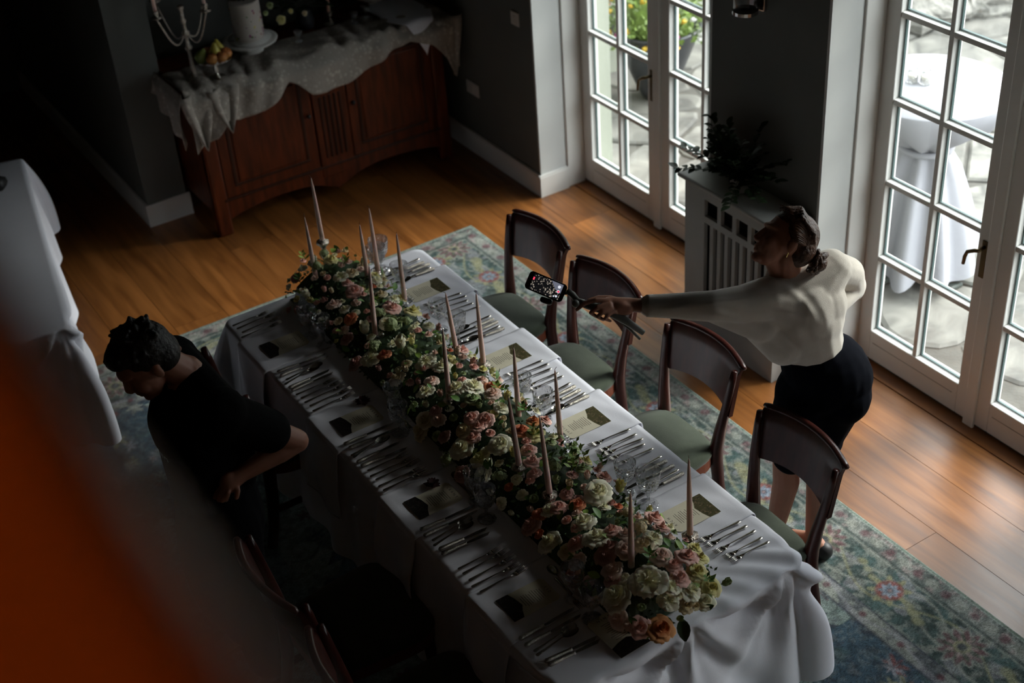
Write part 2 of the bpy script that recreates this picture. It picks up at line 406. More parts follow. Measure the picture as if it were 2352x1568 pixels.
mat('soil', (0.02, 0.015, 0.01), 0.95, var=0.3)
def lace_mat():
    m = bpy.data.materials.new('lace'); m.use_nodes = True; n = m.node_tree; b = n.nodes['Principled BSDF']
    b.inputs['Roughness'].default_value = 0.85
    tc = n.nodes.new('ShaderNodeTexCoord'); v = n.nodes.new('ShaderNodeTexVoronoi'); v.inputs['Scale'].default_value = 38
    n.links.new(tc.outputs['Object'], v.inputs['Vector'])
    ns = n.nodes.new('ShaderNodeTexNoise'); ns.inputs['Scale'].default_value = 14; ns.inputs['Detail'].default_value = 5; n.links.new(tc.outputs['Object'], ns.inputs['Vector'])
    mx = n.nodes.new('ShaderNodeMath'); mx.operation = 'ADD'; n.links.new(v.outputs['Distance'], mx.inputs[0]); n.links.new(ns.outputs[0], mx.inputs[1])
    r = n.nodes.new('ShaderNodeValToRGB'); r.color_ramp.elements[0].position = 0.6; r.color_ramp.elements[0].color = (0.40, 0.36, 0.31, 1); r.color_ramp.elements[1].position = 0.95; r.color_ramp.elements[1].color = (0.26, 0.235, 0.21, 1)
    n.links.new(mx.outputs[0], r.inputs[0]); n.links.new(r.outputs[0], b.inputs['Base Color'])
    bp = n.nodes.new('ShaderNodeBump'); bp.inputs['Strength'].default_value = 0.4; bp.inputs['Distance'].default_value = 0.006; n.links.new(mx.outputs[0], bp.inputs['Height']); n.links.new(bp.outputs[0], b.inputs['Normal'])
    MATS['lace'] = m
lace_mat()
def attr_mat(name, rough=0.9, bump=0.3, bscale=500, nvar=0.5):
    m = bpy.data.materials.new(name); m.use_nodes = True; n = m.node_tree; b = n.nodes['Principled BSDF']; b.inputs['Roughness'].default_value = rough
    a = n.nodes.new('ShaderNodeAttribute'); a.attribute_name = 'Col'; tc = n.nodes.new('ShaderNodeTexCoord')
    mp = n.nodes.new('ShaderNodeMapping'); mp.inputs['Scale'].default_value = (1, 2.5, 1); n.links.new(tc.outputs['Object'], mp.inputs[0])
    ns = n.nodes.new('ShaderNodeTexNoise'); ns.inputs['Scale'].default_value = 120; ns.inputs['Detail'].default_value = 7; n.links.new(mp.outputs[0], ns.inputs['Vector'])
    mr = n.nodes.new('ShaderNodeMapRange'); mr.inputs[1].default_value = 0.3; mr.inputs[2].default_value = 0.7; mr.inputs[3].default_value = 1-nvar; mr.inputs[4].default_value = 1+nvar
    n.links.new(ns.outputs[0], mr.inputs[0])
    vm = n.nodes.new('ShaderNodeVectorMath'); vm.operation = 'SCALE'; n.links.new(a.outputs['Color'], vm.inputs[0]); n.links.new(mr.outputs[0], vm.inputs['Scale'])
    n.links.new(vm.outputs[0], b.inputs['Base Color'])
    bp = n.nodes.new('ShaderNodeBump'); bp.inputs['Strength'].default_value = bump; bp.inputs['Distance'].default_value = 0.004; n.links.new(ns.outputs[0], bp.inputs['Height']); n.links.new(bp.outputs[0], b.inputs['Normal'])
    b.inputs['Specular IOR Level'].default_value = 0.2
    MATS[name] = m; return m
attr_mat('rug_pile')

# ---------------------------------------------------------------- the rug
def build_rug():
    x0, x1, y0, y1 = 0.15, 3.635, 1.55, 6.555; st = 0.0075
    nx = int((x1-x0)/st)+1; ny = int((y1-y0)/st)+1
    X, Y = np.meshgrid(np.linspace(x0, x1, nx), np.linspace(y0, y1, ny))
    g = np.random.default_rng(5)
    def noise(sc, seed, oct=4):
        r = np.random.default_rng(seed); out = np.zeros_like(X); amp = 1; tot = 0
        for o in range(oct):
            n = 64; L = r.random((n, n)); u = (X*sc*2**o) % n; v = (Y*sc*2**o) % n
            i = u.astype(int); j = v.astype(int); fu = u-i; fv = v-j; fu = fu*fu*(3-2*fu); fv = fv*fv*(3-2*fv)
            a = L[j % n, i % n]*(1-fu)+L[j % n, (i+1) % n]*fu; b = L[(j+1) % n, i % n]*(1-fu)+L[(j+1) % n, (i+1) % n]*fu
            out += amp*(a*(1-fv)+b*fv); tot += amp; amp *= .55
        return out/tot
    wob = (noise(5, 1)-.5)*0.03
    ALL = (slice(None), slice(None)); W = ALL; XX, YY, WW = X, Y, wob
    def win(cx, cy, r):
        i0 = max(0, int((cx-r-x0)/st)); i1 = min(nx, int((cx+r-x0)/st)+2); j0 = max(0, int((cy-r-y0)/st)); j1 = min(ny, int((cy+r-y0)/st)+2)
        return None if i1 <= i0 or j1 <= j0 else (slice(j0, j1), slice(i0, i1))
    d = np.minimum(x1-X, y1-Y)                       # distance to the outer edge (right and far sides)
    s = np.where(x1-X < y1-Y, Y, X+3.0)              # running along the border
    col = np.zeros(X.shape+(3,))
    def put(mask, c, a=1.0):
        m = (np.clip(mask, 0, 1)*a)[..., None]; col[W] = col[W]*(1-m)+np.array(c)*m
    def soft(v, e=0.006): return np.clip(0.5-v/e/2, 0, 1)      # 1 where v<0
    fine = noise(26, 2, 3); mid = noise(11, 3, 3); big = noise(2.5, 4, 3)
    G = dict(field=(.20, .27, .245), dk=(.035, .06, .055), teal=(.05, .105, .10), blue=(.035, .085, .125), navy=(.035, .045, .07), cream=(.27, .28, .235), yel=(.26, .25, .11), pink=(.36, .22, .22), red=(.26, .055, .05), mar=(.13, .035, .05), lil=(.27, .26, .30), edge=(.26, .31, .26), green=(.07, .12, .075))
    put(np.ones_like(X), G['field'])
    # field: scattered sprays and the stepped blue corner medallions
    for k in range(150):
        cx, cy = g.uniform(x0, 3.1), g.uniform(y0, 6.0); r = g.uniform(.02, .05); W = win(cx, cy, .08); X, Y, wob = XX[W], YY[W], WW[W]; q = np.hypot(X-cx, Y-cy)+wob*.6; th = np.arctan2(Y-cy, X-cx)
        put(soft(q-r*(.65+.35*np.cos(5*th+k))), G[['mar', 'red', 'navy', 'cream', 'pink'][k % 5]], .8)
    for k in range(60):
        cx, cy, ph = g.uniform(x0, 3.1), g.uniform(y0, 6.0), g.uniform(0, 6.28); W = win(cx, cy, .25); X, Y, wob = XX[W], YY[W], WW[W]; u = (X-cx)*np.cos(ph)+(Y-cy)*np.sin(ph); v = -(X-cx)*np.sin(ph)+(Y-cy)*np.cos(ph)
        put(soft(np.abs(v-.05*np.sin(u*18))-.006)*(np.abs(u) < .16), G[['mar', 'navy', 'cream'][k % 3]], .75)
    for (cx, cy, rr) in ((3.05, 2.45, .42), (2.95, 4.1, .35), (3.0, 5.6, .35), (1.15, 5.7, .55), (1.3, 2.6, .6), (2.1, 4.2, .7), (0.6, 4.4, .5), (3.0, 1.6, .4)):
        W = win(cx, cy, rr+.2); X, Y, wob = XX[W], YY[W], WW[W]
        st8 = np.abs(X-cx)*1.1+np.abs(Y-cy)*.9+.04*np.sign(np.sin(Y*42))*1.0+wob
        put(soft(st8-rr-.025), G['navy'], .95); put(soft(st8-rr), G['blue'], .95)
        for k in range(26):
            a = g.uniform(0, 6.28); q = g.uniform(0, rr*.8); px_, py_ = cx+q*np.cos(a), cy+q*np.sin(a); r = g.uniform(.02, .05); W = win(px_, py_, .12); X, Y, wob = XX[W], YY[W], WW[W]
            th = np.arctan2(Y-py_, X-px_); put(soft(np.hypot((X-px_), (Y-py_)*.6)+wob-r*(.7+.3*np.cos(6*th))), G[['red', 'yel', 'navy', 'lil', 'pink', 'cream'][k % 6]], .85)
    W = ALL; X, Y, wob = XX, YY, WW
    put(soft(.62-fine, .06)*(d > .45), G['navy'], .5); put(soft(.64-mid, .05)*(d > .45), G['teal'], .55)
    # inner guard
    m = ((d > .375) & (d < .46)).astype(float); put(m, G['cream'], .85)
    put(m*soft(.54-mid, .06), G['navy'], .75); put(m*soft(np.abs(np.sin(s*16)-np.sin(d*60))-.35, .3), G['lil'], .6); put(m*soft(.04-np.abs(((s*5) % 1)-.5)+.0, .02)*0, G['red'])
    t = (s % .21)-.105; put(soft(np.hypot(t, d-.417)-.016), G['mar'], .9)
    for e in (.375, .46): put(soft(np.abs(d-e)-.006), G['navy'], .9)
    # main border
    m = ((d > .115) & (d < .375)).astype(float); put(m, G['teal']); put(m*soft(.5-mid, .08), G['dk'], .9); put(m*soft(.60-fine, .06), G['cream'], .55); put(m*soft(.63-noise(17, 9, 2), .05), G['lil'], .5)
    for ph, c, a in ((0, 'cream', .055), (PI, 'yel', .075), (PI/2, 'cream', .09)):
        v = d-.245-a*np.sin(s*2*PI/.78+ph); put(m*soft(np.abs(v)-.0055), G[c], .85)
    for k in range(-3, 22):
        for along in (0, 1):
            s0 = 2.865-.39*4+.39*k
            if along == 0: cx, cy = x1-.235, s0
            else: cx, cy = x1-.30-.39*k-.1, y1-.245
            if along == 0 and cy > y1-.12: continue
            if along == 1 and cx > x1-.3: continue
            W = win(cx, cy, .3)
            if W is None: continue
            X, Y, wob = XX[W], YY[W], WW[W]; u, v = X-cx, Y-cy
            q = np.hypot(u, v)+wob*.5; th = np.arctan2(v, u)
            if (k % 2) == 0:
                put(soft(q-.085*(.8+.3*np.cos(8*th))), G['yel'], .9); put(soft(q-.060), G['red'], .95); put(soft(q-.046*(.85+.15*np.cos(8*th))), (.20, .27, .36), .95); put(soft(q-.018), G['navy'], .9); put(soft(q-.009), G['pink'])
                for sg in (-1, 1):
                    for jj in range(3):
                        ax = .10+.045*jj; w_ = np.hypot((u if along == 0 else v)-sg*.03*jj*.6, ((v if along == 0 else u)-sg*ax)*.7); put(soft(w_-.022+wob), G['yel'], .8)
            else:
                put(soft(q-.115*(.86+.14*np.cos(12*th))), G['cream'], .75); put(soft(q-.10*(.85+.15*np.cos(12*th))), G['mar'], .85)
                put(soft(q-.075*(.8+.25*np.cos(9*th))), G['green'], .7); put(soft(q-.06*(.75+.3*np.cos(7*th))), G['pink'], .7); put(soft(q-.035), G['yel'], .9); put(soft(q-.022), G['navy'], .9)
    W = ALL; X, Y, wob = XX, YY, WW
    # outer guard
    m = ((d > .028) & (d < .115)).astype(float); put(m, (.23, .245, .22)); put(m*soft(.52-mid, .06), G['dk'], .65); put(m*soft(.6-fine, .05), G['pink'], .5)
    t = (s % .155)-.0775; put(m*soft(np.hypot(t, d-.07)-.022+wob*.5), G['mar'], .8); t = ((s+.078) % .155)-.0775; put(m*soft(np.hypot(t*.7, d-.07)-.024+wob*.5), G['cream'], .8)
    for e in (.115,): put(soft(np.abs(d-e)-.007), G['dk'], .9); put(soft(np.abs(d-e-.012)-.004), G['cream'], .8)
    put(soft(np.abs(d-.034)-.005)*(np.sin(s*230) > 0), G['dk'], .8)
    put(soft(d-.024), G['edge']); put(soft(np.abs(d-.013)-.0035), G['green'], .9)
    col *= (.70+.4*big)[..., None]; spk = np.clip((noise(60, 33, 2)-.5)*6, 0, 1)*.22; col += (np.array((.22, .24, .22))-col)*spk[..., None]; spk = np.clip((noise(45, 34, 2)-.52)*6, 0, 1)*.28; col *= (1-spk)[..., None]
    lum = col.mean(-1, keepdims=True); col = np.clip((lum+(col-lum)*.72)*np.array((.98, 1.0, 1.0)), 0, 1)
    Z = np.full_like(X, .012); Z[0] = 0; Z[-1] = 0; Z[:, 0] = 0; Z[:, -1] = 0
    Z += np.where(d > .03, 0.0015*(noise(3, 8, 2)-.5), 0)
    co = np.stack([X, Y, np.maximum(Z, 0)], -1).reshape(-1, 3)
    idx = np.arange(nx*ny).reshape(ny, nx); F = np.stack([idx[:-1, :-1], idx[:-1, 1:], idx[1:, 1:], idx[1:, :-1]], -1).reshape(-1, 4)
    me = bpy.data.meshes.new('rug'); me.vertices.add(len(co)); me.vertices.foreach_set('co', co.ravel())
    me.loops.add(F.size); me.loops.foreach_set('vertex_index', F.ravel()); me.polygons.add(len(F))
    me.polygons.foreach_set('loop_start', np.arange(0, F.size, 4)); me.polygons.foreach_set('loop_total', np.full(len(F), 4)); me.update()
    ca = me.attributes.new('Col', 'FLOAT_COLOR', 'POINT'); ca.data.foreach_set('color', np.concatenate([col.reshape(-1, 3), np.ones((len(co), 1))], 1).ravel())
    me.materials.append(MATS['rug_pile'])
    o = obj('rug', me); tag(o, 'large blue green oriental rug with floral border under the long table', 'rug')
build_rug()

# ---------------------------------------------------------------- radiator cover under the wall between the doors
def radiator():
    r = empty('radiator_cover', (4.08, 4.6, 0)); tag(r, 'grey slotted radiator cover with shelf against the wall between the doors', 'radiator cover')
    L = Matrix.Translation((-4.08, -4.6, 0))
    def B(name, m, *bs, **k):
        b = MB()
        for x in bs: b.box(*x, M=L)
        return b.build(name, m, r, **k)
    xf = 3.987; xi = 4.009
    B('shelf', 'grey_wood_paint', (3.962, 4.175, 4.225, 4.985, .878, .902), bevel=.008)
    B('side_panel', 'grey_wood_paint', (xf, 4.175, 4.925, 4.948, 0, .878)); B('side_panel', 'grey_wood_paint', (xf, 4.175, 4.258, 4.281, 0, .878))
    B('front_frame', 'grey_wood_paint', (xf, xi, 4.795, 4.925, 0, .878), (xf, xi, 4.281, 4.345, 0, .878), (xf, xi, 4.345, 4.795, .815, .878), (xf, xi, 4.345, 4.795, 0, .20), (xf, xi, 4.345, 4.795, .685, .722))
    pit = .45/4
    for k in range(1, 4): B('slat', 'grey_wood_paint', (xf, xi, 4.795-pit*k-.014, 4.795-pit*k+.014, .722, .815))
    pit = .45/8
    for k in range(1, 8): B('slat', 'grey_wood_paint', (xf, xi, 4.795-pit*k-.0125, 4.795-pit*k+.0125, .20, .685))
    B('radiator_core', 'void', (4.06, 4.13, 4.30, 4.91, .08, .82))  # near-black block, shade inside the cover put into its colour
    B('shade_backing', 'void', (4.165, 4.173, 4.281, 4.925, 0, .878))  # near-black backing that paints in the shade seen through the slots
radiator()

# ---------------------------------------------------------------- dining table and cloth
TX0, TX1, TY0, TY1, TZ = 1.645, 2.69, 2.645, 5.40, 0.75
t = empty('dining_table', ((TX0+TX1)/2, (TY0+TY1)/2, 0)); tag(t, 'long wooden dining table under the white cloth laid with flowers', 'table')
hx, hy = (TX1-TX0)/2, (TY1-TY0)/2
MB().box(-hx+.012, hx-.012, -hy+.012, hy-.012, .715, .742).build('table_top', 'cherry_dark', t, bevel=.01)
for sx in (-1, 1):
    for sy in (-1, 1):
        MB().box(sx*(hx-.12)-.04, sx*(hx-.12)+.04, sy*(hy-.15)-.04, sy*(hy-.15)+.04, .013, .715).build('leg', 'cherry_dark', t)
def hnoise(*a):
    v = 0
    for i, x in enumerate(a): v += math.sin(x*(1.7+i*.9)+i*2.3)+.5*math.sin(x*(3.9+i*1.3)+1.1*i)
    return v/3
def cloth(name, m, x0, x1, y0, y1, z, hem, rad=.05, nf=420, gathers=(), flare=.06, amp=.02, nrip=46, top_w=None, seed=0, rot=None, hemf=None):
    per = []; w, h = x1-x0, y1-y0
    segs = [((x0+rad, y0), (x1-rad, y0), (0, -1)), ((x1, y0+rad), (x1, y1-rad), (1, 0)), ((x1-rad, y1), (x0+rad, y1), (0, 1)), ((x0, y1-rad), (x0, y0+rad), (-1, 0))]
    cs = [(x1-rad, y0+rad, -PI/2), (x1-rad, y1-rad, 0), (x0+rad, y1-rad, PI/2), (x0+rad, y0+rad, PI)]
    for (a, b, n), c in zip(segs, cs):
        L = math.hypot(b[0]-a[0], b[1]-a[1]); k = max(4, int(nf*L/(2*(w+h))))
        for i in range(k): per.append((lerp(a[0], b[0], i/k), lerp(a[1], b[1], i/k), n[0], n[1], 0.0))
        for i in range(12):
            t = c[2]+PI/2*i/12; per.append((c[0]+rad*math.cos(t), c[1]+rad*math.sin(t), math.cos(t), math.sin(t), math.sin(PI*i/12)))
    n = len(per); vs = []; rings = 26; hw = min(w, h)/2
    cum = [0]
    for i in range(1, n): cum.append(cum[-1]+math.hypot(per[i][0]-per[i-1][0], per[i][1]-per[i-1][1]))
    for j in range(rings):
        f = j/rings
        for (px, py, nx, ny, _) in per:
            cx = min(max(px, x0+hw), x1-hw); cy = min(max(py, y0+hw), y1-hw); X = lerp(cx, px, f*.998); Y = lerp(cy, py, f*.998)
            vs.append((X, Y, z+(top_w(X, Y) if top_w else 0)))
    T = 30
    for j in range(T+1):
        t = j/T
        for i, (px, py, nx, ny, cor) in enumerate(per):
            s = cum[i]; drop = (z-hem) if hemf is None else (z-hemf(px, py))
            v = drop*t
            rip = amp*(math.sin(s*nrip*.5+seed+1.2*math.sin(s*3.1+seed))*.6+math.sin(s*nrip*.23+2+seed)*.5)*sm(t*1.3)
            off = flare*(t**1.2)+rip+cor*(.09*t+.05*math.sin(t*3))+.004
            dz = 0
            for (gx, gy, A) in gathers:
                du = math.hypot(px-gx, py-gy)*(1 if (px-gx)+(py-gy) > 0 else -1)
                r = math.hypot(du, v); th = math.atan2(du, v+.012)
                wgt = sm(r/.13)*math.exp(-r/.42)
                off += A*wgt*(math.cos(8*th)+.35*math.cos(17*th+1))
                off -= .03*math.exp(-(r/.05)**2); dz += .02*math.exp(-(r/.07)**2)
            b = math.exp(-v/.012)
            vs.append((px+nx*off*(1-b*.9), py+ny*off*(1-b*.9), z-v*(1-.0)+dz*(1-b)-(0 if j else 0)+(top_w(px, py) if top_w else 0)*math.exp(-v/.05)))
    R = rings+T+1
    fs = [(j*n+i, j*n+(i+1) % n, (j+1)*n+(i+1) % n, (j+1)*n+i) for j in range(R-1) for i in range(n)]
    b = MB()
    if rot: vs = [tuple(rot @ Vector(v)) for v in vs]
    b.add(vs, fs); o = b.build(name, m, smooth=True); return o
def top_wr(X, Y):
    k = sm((3.05-Y)/.3)*sm((X-2.1)/.25)
    v = .0045*k*(math.sin(X*52+7*math.sin(Y*9))+.6*math.sin(X*31+Y*44))
    for yc in (3.35, 4.05, 4.72): v -= .0025*math.exp(-((Y-yc)/.006)**2)      # ironed creases
    return v
def hem_main(px, py):
    if py < TY0+.06: return .24+.04*math.sin(px*7)
    return .20+.03*math.sin(py*5)+.02*math.sin(py*11+px)
tc_ = cloth('tablecloth', 'linen', TX0, TX1, TY0, TY1, TZ, .22, gathers=((2.16, TY0, .035), (2.60, TY0, .035), (1.72, TY0, .03)), flare=.05, amp=.022, top_w=top_wr, hemf=hem_main)
tag(tc_, 'long white tablecloth gathered in pleats at the near end of the table', 'tablecloth')

# ---------------------------------------------------------------- dining chairs
def make_chair():
    r = empty('dining_chair'); M = 'mahogany'
    # back board: curved in plan, arched lower edge, rolled top
    ny, nz = 25, 9; vs = []
    def xc(y, z): return .205+.085*(z-.46)/.42+.045*(1-(y/.225)**2)-.02
    def pt(u, v, off):
        y = lerp(-.228, .228, u); zl = .640+.028*(1-((u-.5)*2)**2); zt = .872-.012*((u-.5)*2)**2
        z = lerp(zl, zt, v); x = xc(y, z)+off+(.012*sm((v-.85)/.15))
        return (x, y, z)
    b = MB()
    def ring(u):
        return [pt(u, v/8, -.011) for v in range(9)]+[pt(u, v/8, .011) for v in range(8, -1, -1)]
    n = 18; vs = []
    for i in range(ny): vs += ring(i/(ny-1))
    fs = [(i*n+k, i*n+(k+1) % n, (i+1)*n+(k+1) % n, (i+1)*n+k) for i in range(ny-1) for k in range(n)]
    fs += [tuple(range(n)), tuple((ny-1)*n+k for k in range(n-1, -1, -1))]
    b.add(vs, fs); b.build('backrest', M, r, smooth=True, autos=35)
    vs = []
    for i in range(ny):
        y = lerp(-.238, .238, i/(ny-1)); x = xc(min(max(y, -.228), .228), .87)+.012; z = .876-.012*((i/(ny-1)-.5)*2)**2
        vs.append((x, y, z))
    MB().tube(vs, [.010]+[.0155]*(ny-2)+[.010], 8, flat=.7).build('top_rail', M, r, smooth=True)
    for s in (-1, 1):
        p = [(.255, s*.20, .013), (.225, s*.19, .12), (.203, s*.181, .26), (.192, s*.176, .40), (.190, s*.178, .46), (.198, s*.190, .56), (.214, s*.207, .68), (.232, s*.216, .80), (.242, s*.220, .86)]
        MB().tube(p, [.021, .021, .023, .025, .026, .022, .018, .015, .012], 8, flat=1.25, up=(1, 0, 0)).build('leg', M, r, smooth=True)
        p = [(-.225, s*.20, .013), (-.222, s*.198, .2), (-.215, s*.195, .38)]
        MB().tube(p, [.017, .020, .023], 8).build('leg', M, r, smooth=True)
        MB().box(-.215, .205, s*.192-.009, s*.192+.009, .185, .213).build('stretcher', M, r, bevel=.003)
    # seat rail and cushion: round fronted trapezoid
    out = []
    for k in range(40):
        t = 2*PI*k/40; cx, sy = math.cos(t), math.sin(t)
        e = .45; ux = math.copysign(abs(cx)**e, cx); uy = math.copysign(abs(sy)**e, sy)
        x = -.032+.235*ux; wy = lerp(.245, .200, (x+.265)/.47); out.append((x, uy*wy))
    MB().prism(out, 2, .375, .432).build('seat_rail', 'seat_rail_wood', r, bevel=.004)
    b = MB(); n = 40; vs = []
    for (f, z) in ((1.0, .430), (1.02, .445), (.99, .462), (.90, .474), (.7, .482), (.4, .487), (.1, .488)):
        for (x, y) in out: vs.append((-.028+(x+.028)*f, y*f, z))
    b.add(vs, [(j*n+k, j*n+(k+1) % n, (j+1)*n+(k+1) % n, (j+1)*n+k) for j in range(6) for k in range(n)]+[tuple(6*n+k for k in range(n))])
    b.build('seat', 'green_velvet', r, smooth=True)
    return r
chair = make_chair(); chair['category'] = 'chair'
CH = [((2.868, 5.00, 0), 0.0, 'green velvet dining chair on the window side, at the far end of the table'),
      ((2.868, 4.445, 0), 0.02, 'green velvet dining chair behind the phone, second from the far end, window side'),
      ((2.885, 3.775, 0), 0.0, 'green velvet dining chair under the outstretched arm, third from the far end'),
      ((2.785, 3.085, 0), -0.04, 'green velvet dining chair nearest the camera on the window side, before the black skirt'),
      ((1.685, 4.87, 0), PI, 'dark dining chair pushed in on the shadow side, behind the back of the man'),
      ((1.345, 3.64, 0), PI+.03, 'dark dining chair on the shadow side, right in front of the man'),
      ((1.345, 3.07, 0), PI-.03, 'dark dining chair on the shadow side, beside the LIZ menu'),
      ((1.38, 2.50, 0), PI, 'dark dining chair on the shadow side, at the near left table corner')]
for i, (loc, rz, lab) in enumerate(CH):
    if i == 0: chair.location = loc; chair.rotation_euler.z = rz; tag(chair, lab, 'chair', 'dining chairs around the table')
    else: copy_tree(chair, loc, (0, 0, rz), lab)

# ---------------------------------------------------------------- side table at the left edge
rotL = Matrix.Translation((1.06, 5.80, 0)) @ Matrix.Rotation(math.radians(-10.5), 4, 'Z')
LTW, LTL = 1.3, 1.95
t = empty('side_table', (0, 0, 0)); t.matrix_world = rotL; tag(t, 'rectangular table under the draped white cloth at the left edge', 'table')
MB().box(-LTW+.02, -.02, .02, LTL-.02, .70, .735).build('table_top', 'cherry_dark', t)
for sx in (-LTW+.12, -.12):
    for sy in (.12, LTL-.12): MB().box(sx-.03, sx+.03, sy-.03, sy+.03, .013, .70).build('leg', 'cherry_dark', t)
def hem_l(px, py):
    if py < .05: return .20-.10*sm((px+.25)/.25)
    return .14+.10*sm(py/.8)
cl = cloth('tablecloth', 'linen', -LTW, 0, 0, LTL, .745, .2, rad=.04, nf=320, flare=.03, amp=.024, nrip=44, seed=2.2, gathers=((-.05, 0, .045), (-.6, 0, .03)), rot=rotL, hemf=hem_l)
tag(cl, 'white cloth hanging from the side table at the left edge', 'tablecloth')

# ---------------------------------------------------------------- sideboard against the far wall
SZ = .965
def sideboard():
    r = empty('sideboard', (3.19, 7.7, 0)); tag(r, 'carved cherry wood sideboard with two panelled doors against the far wall', 'sideboard')
    L = Matrix.Translation((-3.19, -7.7, 0)); x0, x1, yf, yb = 2.36, 4.02, 7.408, 8.0
    def P(name, m, *bs, parent=None, **k):
        b = MB()
        for q in bs: b.box(*q, M=L)
        return b.build(name, m, parent or r, **k)
    P('carcass', 'cherry', (x0, x1, yf+.02, yb, .16, SZ-.03))
    P('top', 'cherry', (x0-.03, x1+.03, yf-.03, yb, SZ-.03, SZ), bevel=.006)
    for x in (x0, x1-.09):
        P('corner_post', 'cherry', (x, x+.09, yf-.002, yf+.06, .0, SZ-.03), bevel=.012)
        P('leg', 'cherry_dark', (x, x+.09, yb-.09, yb, 0, .16))
    # doors
    for (a, b_) in ((x0+.09, 3.085), (3.32, x1-.09)):
        d = P('door', 'cherry', (a+.004, b_-.004, yf+.004, yf+.024, .235, SZ-.045), bevel=.004)
        pa, pb = a+.085, b_-.085
        P('panel_moulding', 'cherry_dark', (pa-.02, pb+.02, yf-.002, yf+.006, .30, .318), (pa-.02, pb+.02, yf-.002, yf+.006, SZ-.122, SZ-.105), (pa-.02, pa, yf-.002, yf+.006, .318, SZ-.122), (pb, pb+.02, yf-.002, yf+.006, .318, SZ-.122), parent=d, bevel=.005)
        n = 4; w = (pb-pa)/n
        P('door_panel', 'cherry', (pa+.012, pb-.012, yf-.004, yf+.012, .33, SZ-.135), parent=d, bevel=.012)
        kx = (b_-.035) if a < 3 else (a+.035)
        MB().ball((kx, yf-.012, .60), .014, 10, 7).build('knob', 'iron_black', d, smooth=True).matrix_local = L
    # fluted centre pilaster
    c = P('pilaster', 'cherry', (3.089, 3.316, yf-.004, yf+.03, .16, SZ-.03), bevel=.006)
    for k in range(5): P('flute', 'cherry_dark', (3.128+.033*k, 3.146+.033*k, yf-.012, yf, .29, .70), parent=c, bevel=.006)
    MB().lathe([(0.001, 0), (.03, .004), (.036, .012), (.02, .02)], 16).build('rosette', 'cherry_dark', c, smooth=True).matrix_local = L @ Matrix.Translation((3.20, yf, .80)) @ Matrix.Rotation(PI/2, 4, 'X')
    # scalloped apron
    pts = [(x0+.09, .235)]; N = 60
    for k in range(N+1):
        u = k/N; x = lerp(x0+.09, x1-.09, u); h = .10+.05*abs(math.sin(u*2*PI))**.7-.035*math.exp(-((u-.5)/.09)**2)
        pts.append((x, .235-(.235-h)*1.0))
    pts.append((x1-.09, .235))
    b = MB(); vs = []; 
    for k in range(N+1):
        u = k/N; x = lerp(x0+.09, x1-.09, u); h = .10+.05*abs(math.sin(u*2*PI))**.7-.035*math.exp(-((u-.5)/.09)**2)
        for y in (yf+.002, yf+.024):
            for z in (h, .235): vs.append(L @ Vector((x, y, z)))
    fs = []
    for k in range(N):
        a = k*4; q = a+4; fs += [(a, a+1, q+1, q), (a+2, q+2, q+3, a+3), (a, q, q+2, a+2), (a+1, a+3, q+3, q+1)]
    b.add(vs, fs).build('apron', 'cherry', r)
    P('bottom_moulding', 'cherry_dark', (x0+.07, x1-.07, yf-.006, yf+.02, .222, .24), bevel=.005)
sideboard()
# lace cloth bunched over the sideboard
def lace():
    b = MB(); nu, nv = 150, 46; x0, x1 = 2.30, 4.06; rows = []
    xs = [2.30, 2.36, 2.44, 2.52, 2.60, 2.75, 2.86, 2.93, 2.98, 3.05, 3.15, 3.30, 3.45, 3.60, 3.75, 3.90, 3.98, 4.06]
    hm = [.36, .33, .30, .20, .24, .22, .16, .09, .12, .20, .22, .21, .17, .11, .07, .13, .22, .33]
    def f(u, v):
        x = lerp(x0, x1, u); k = poly1(xs, hm, x); yb = 7.72; yf = 7.372
        flat = yb-yf; tot = flat+k; s = v*tot
        wr = .014*(math.sin(x*13+2.5*math.sin(x*5.3))+.5*math.sin(x*29+v*6+2*math.sin(x*7)))
        if s < flat:
            y = yb-s; z = SZ+.012+abs(wr)*1.6*(.35+v)+.018*max(0, math.sin(x*19+y*31))*sm(v*2)
        else:
            d = s-flat; y = yf-.012-(.035+wr*1.2)*sm(d/.06)-.05*d*math.sin(x*23); z = SZ+.015-d+abs(wr)*.6*math.exp(-d/.05)
        return (x, y, z)
    b.grid(nu, nv, f)
    # ends hanging over the two sides
    def g(side):
        def h(u, v):
            y = lerp(7.372, 7.80, u); k = (.34-.22*u) if side < 0 else (.36-.2*u); xe = 2.30 if side < 0 else 4.06
            d = k*v; w_ = .02*math.sin(y*40+3*v)
            return (xe+side*(.01+.03*sm(v*3)+w_*v), y, SZ+.02-d)
        return h
    b.grid(36, 16, g(-1)); b.grid(36, 16, g(1))
    # pointed corner tails
    for (cx, cy, s, ln) in ((2.36, 7.345, 1, .34), (2.52, 7.33, 1, .27), (4.05, 7.36, -1, .38)):
        b.grid(10, 14, lambda u, v, cx=cx, cy=cy, s=s, ln=ln: (cx+(u-.5)*.20*(1-v**1.5)*s, cy-.02*math.sin(u*9)-.03*v, SZ+.01-ln*v))
    o = b.build('lace_cloth', 'lace', smooth=True, solid=.003); tag(o, 'cream lace cloth bunched and draped over the front of the sideboard', 'cloth')
lace()
nk = MB()
def nf_(u, v):
    c = Vector((3.83, 7.86, SZ+.032)); e1 = Vector((.32, .03, 0)); e2 = Vector((.0, -.70, 0))
    w_ = (1-max(0, v-.55)/.45*1.0); p = c+e1*((u-.45)*w_+.10*max(0, v-.55)/.45)+e2*min(v, .72)
    z = p.z+.012*math.sin(u*4)+.01
    if v > .72: z -= (v-.72)*.75; p.y -= .03*sm((v-.72)*8)
    return (p.x, p.y, z)
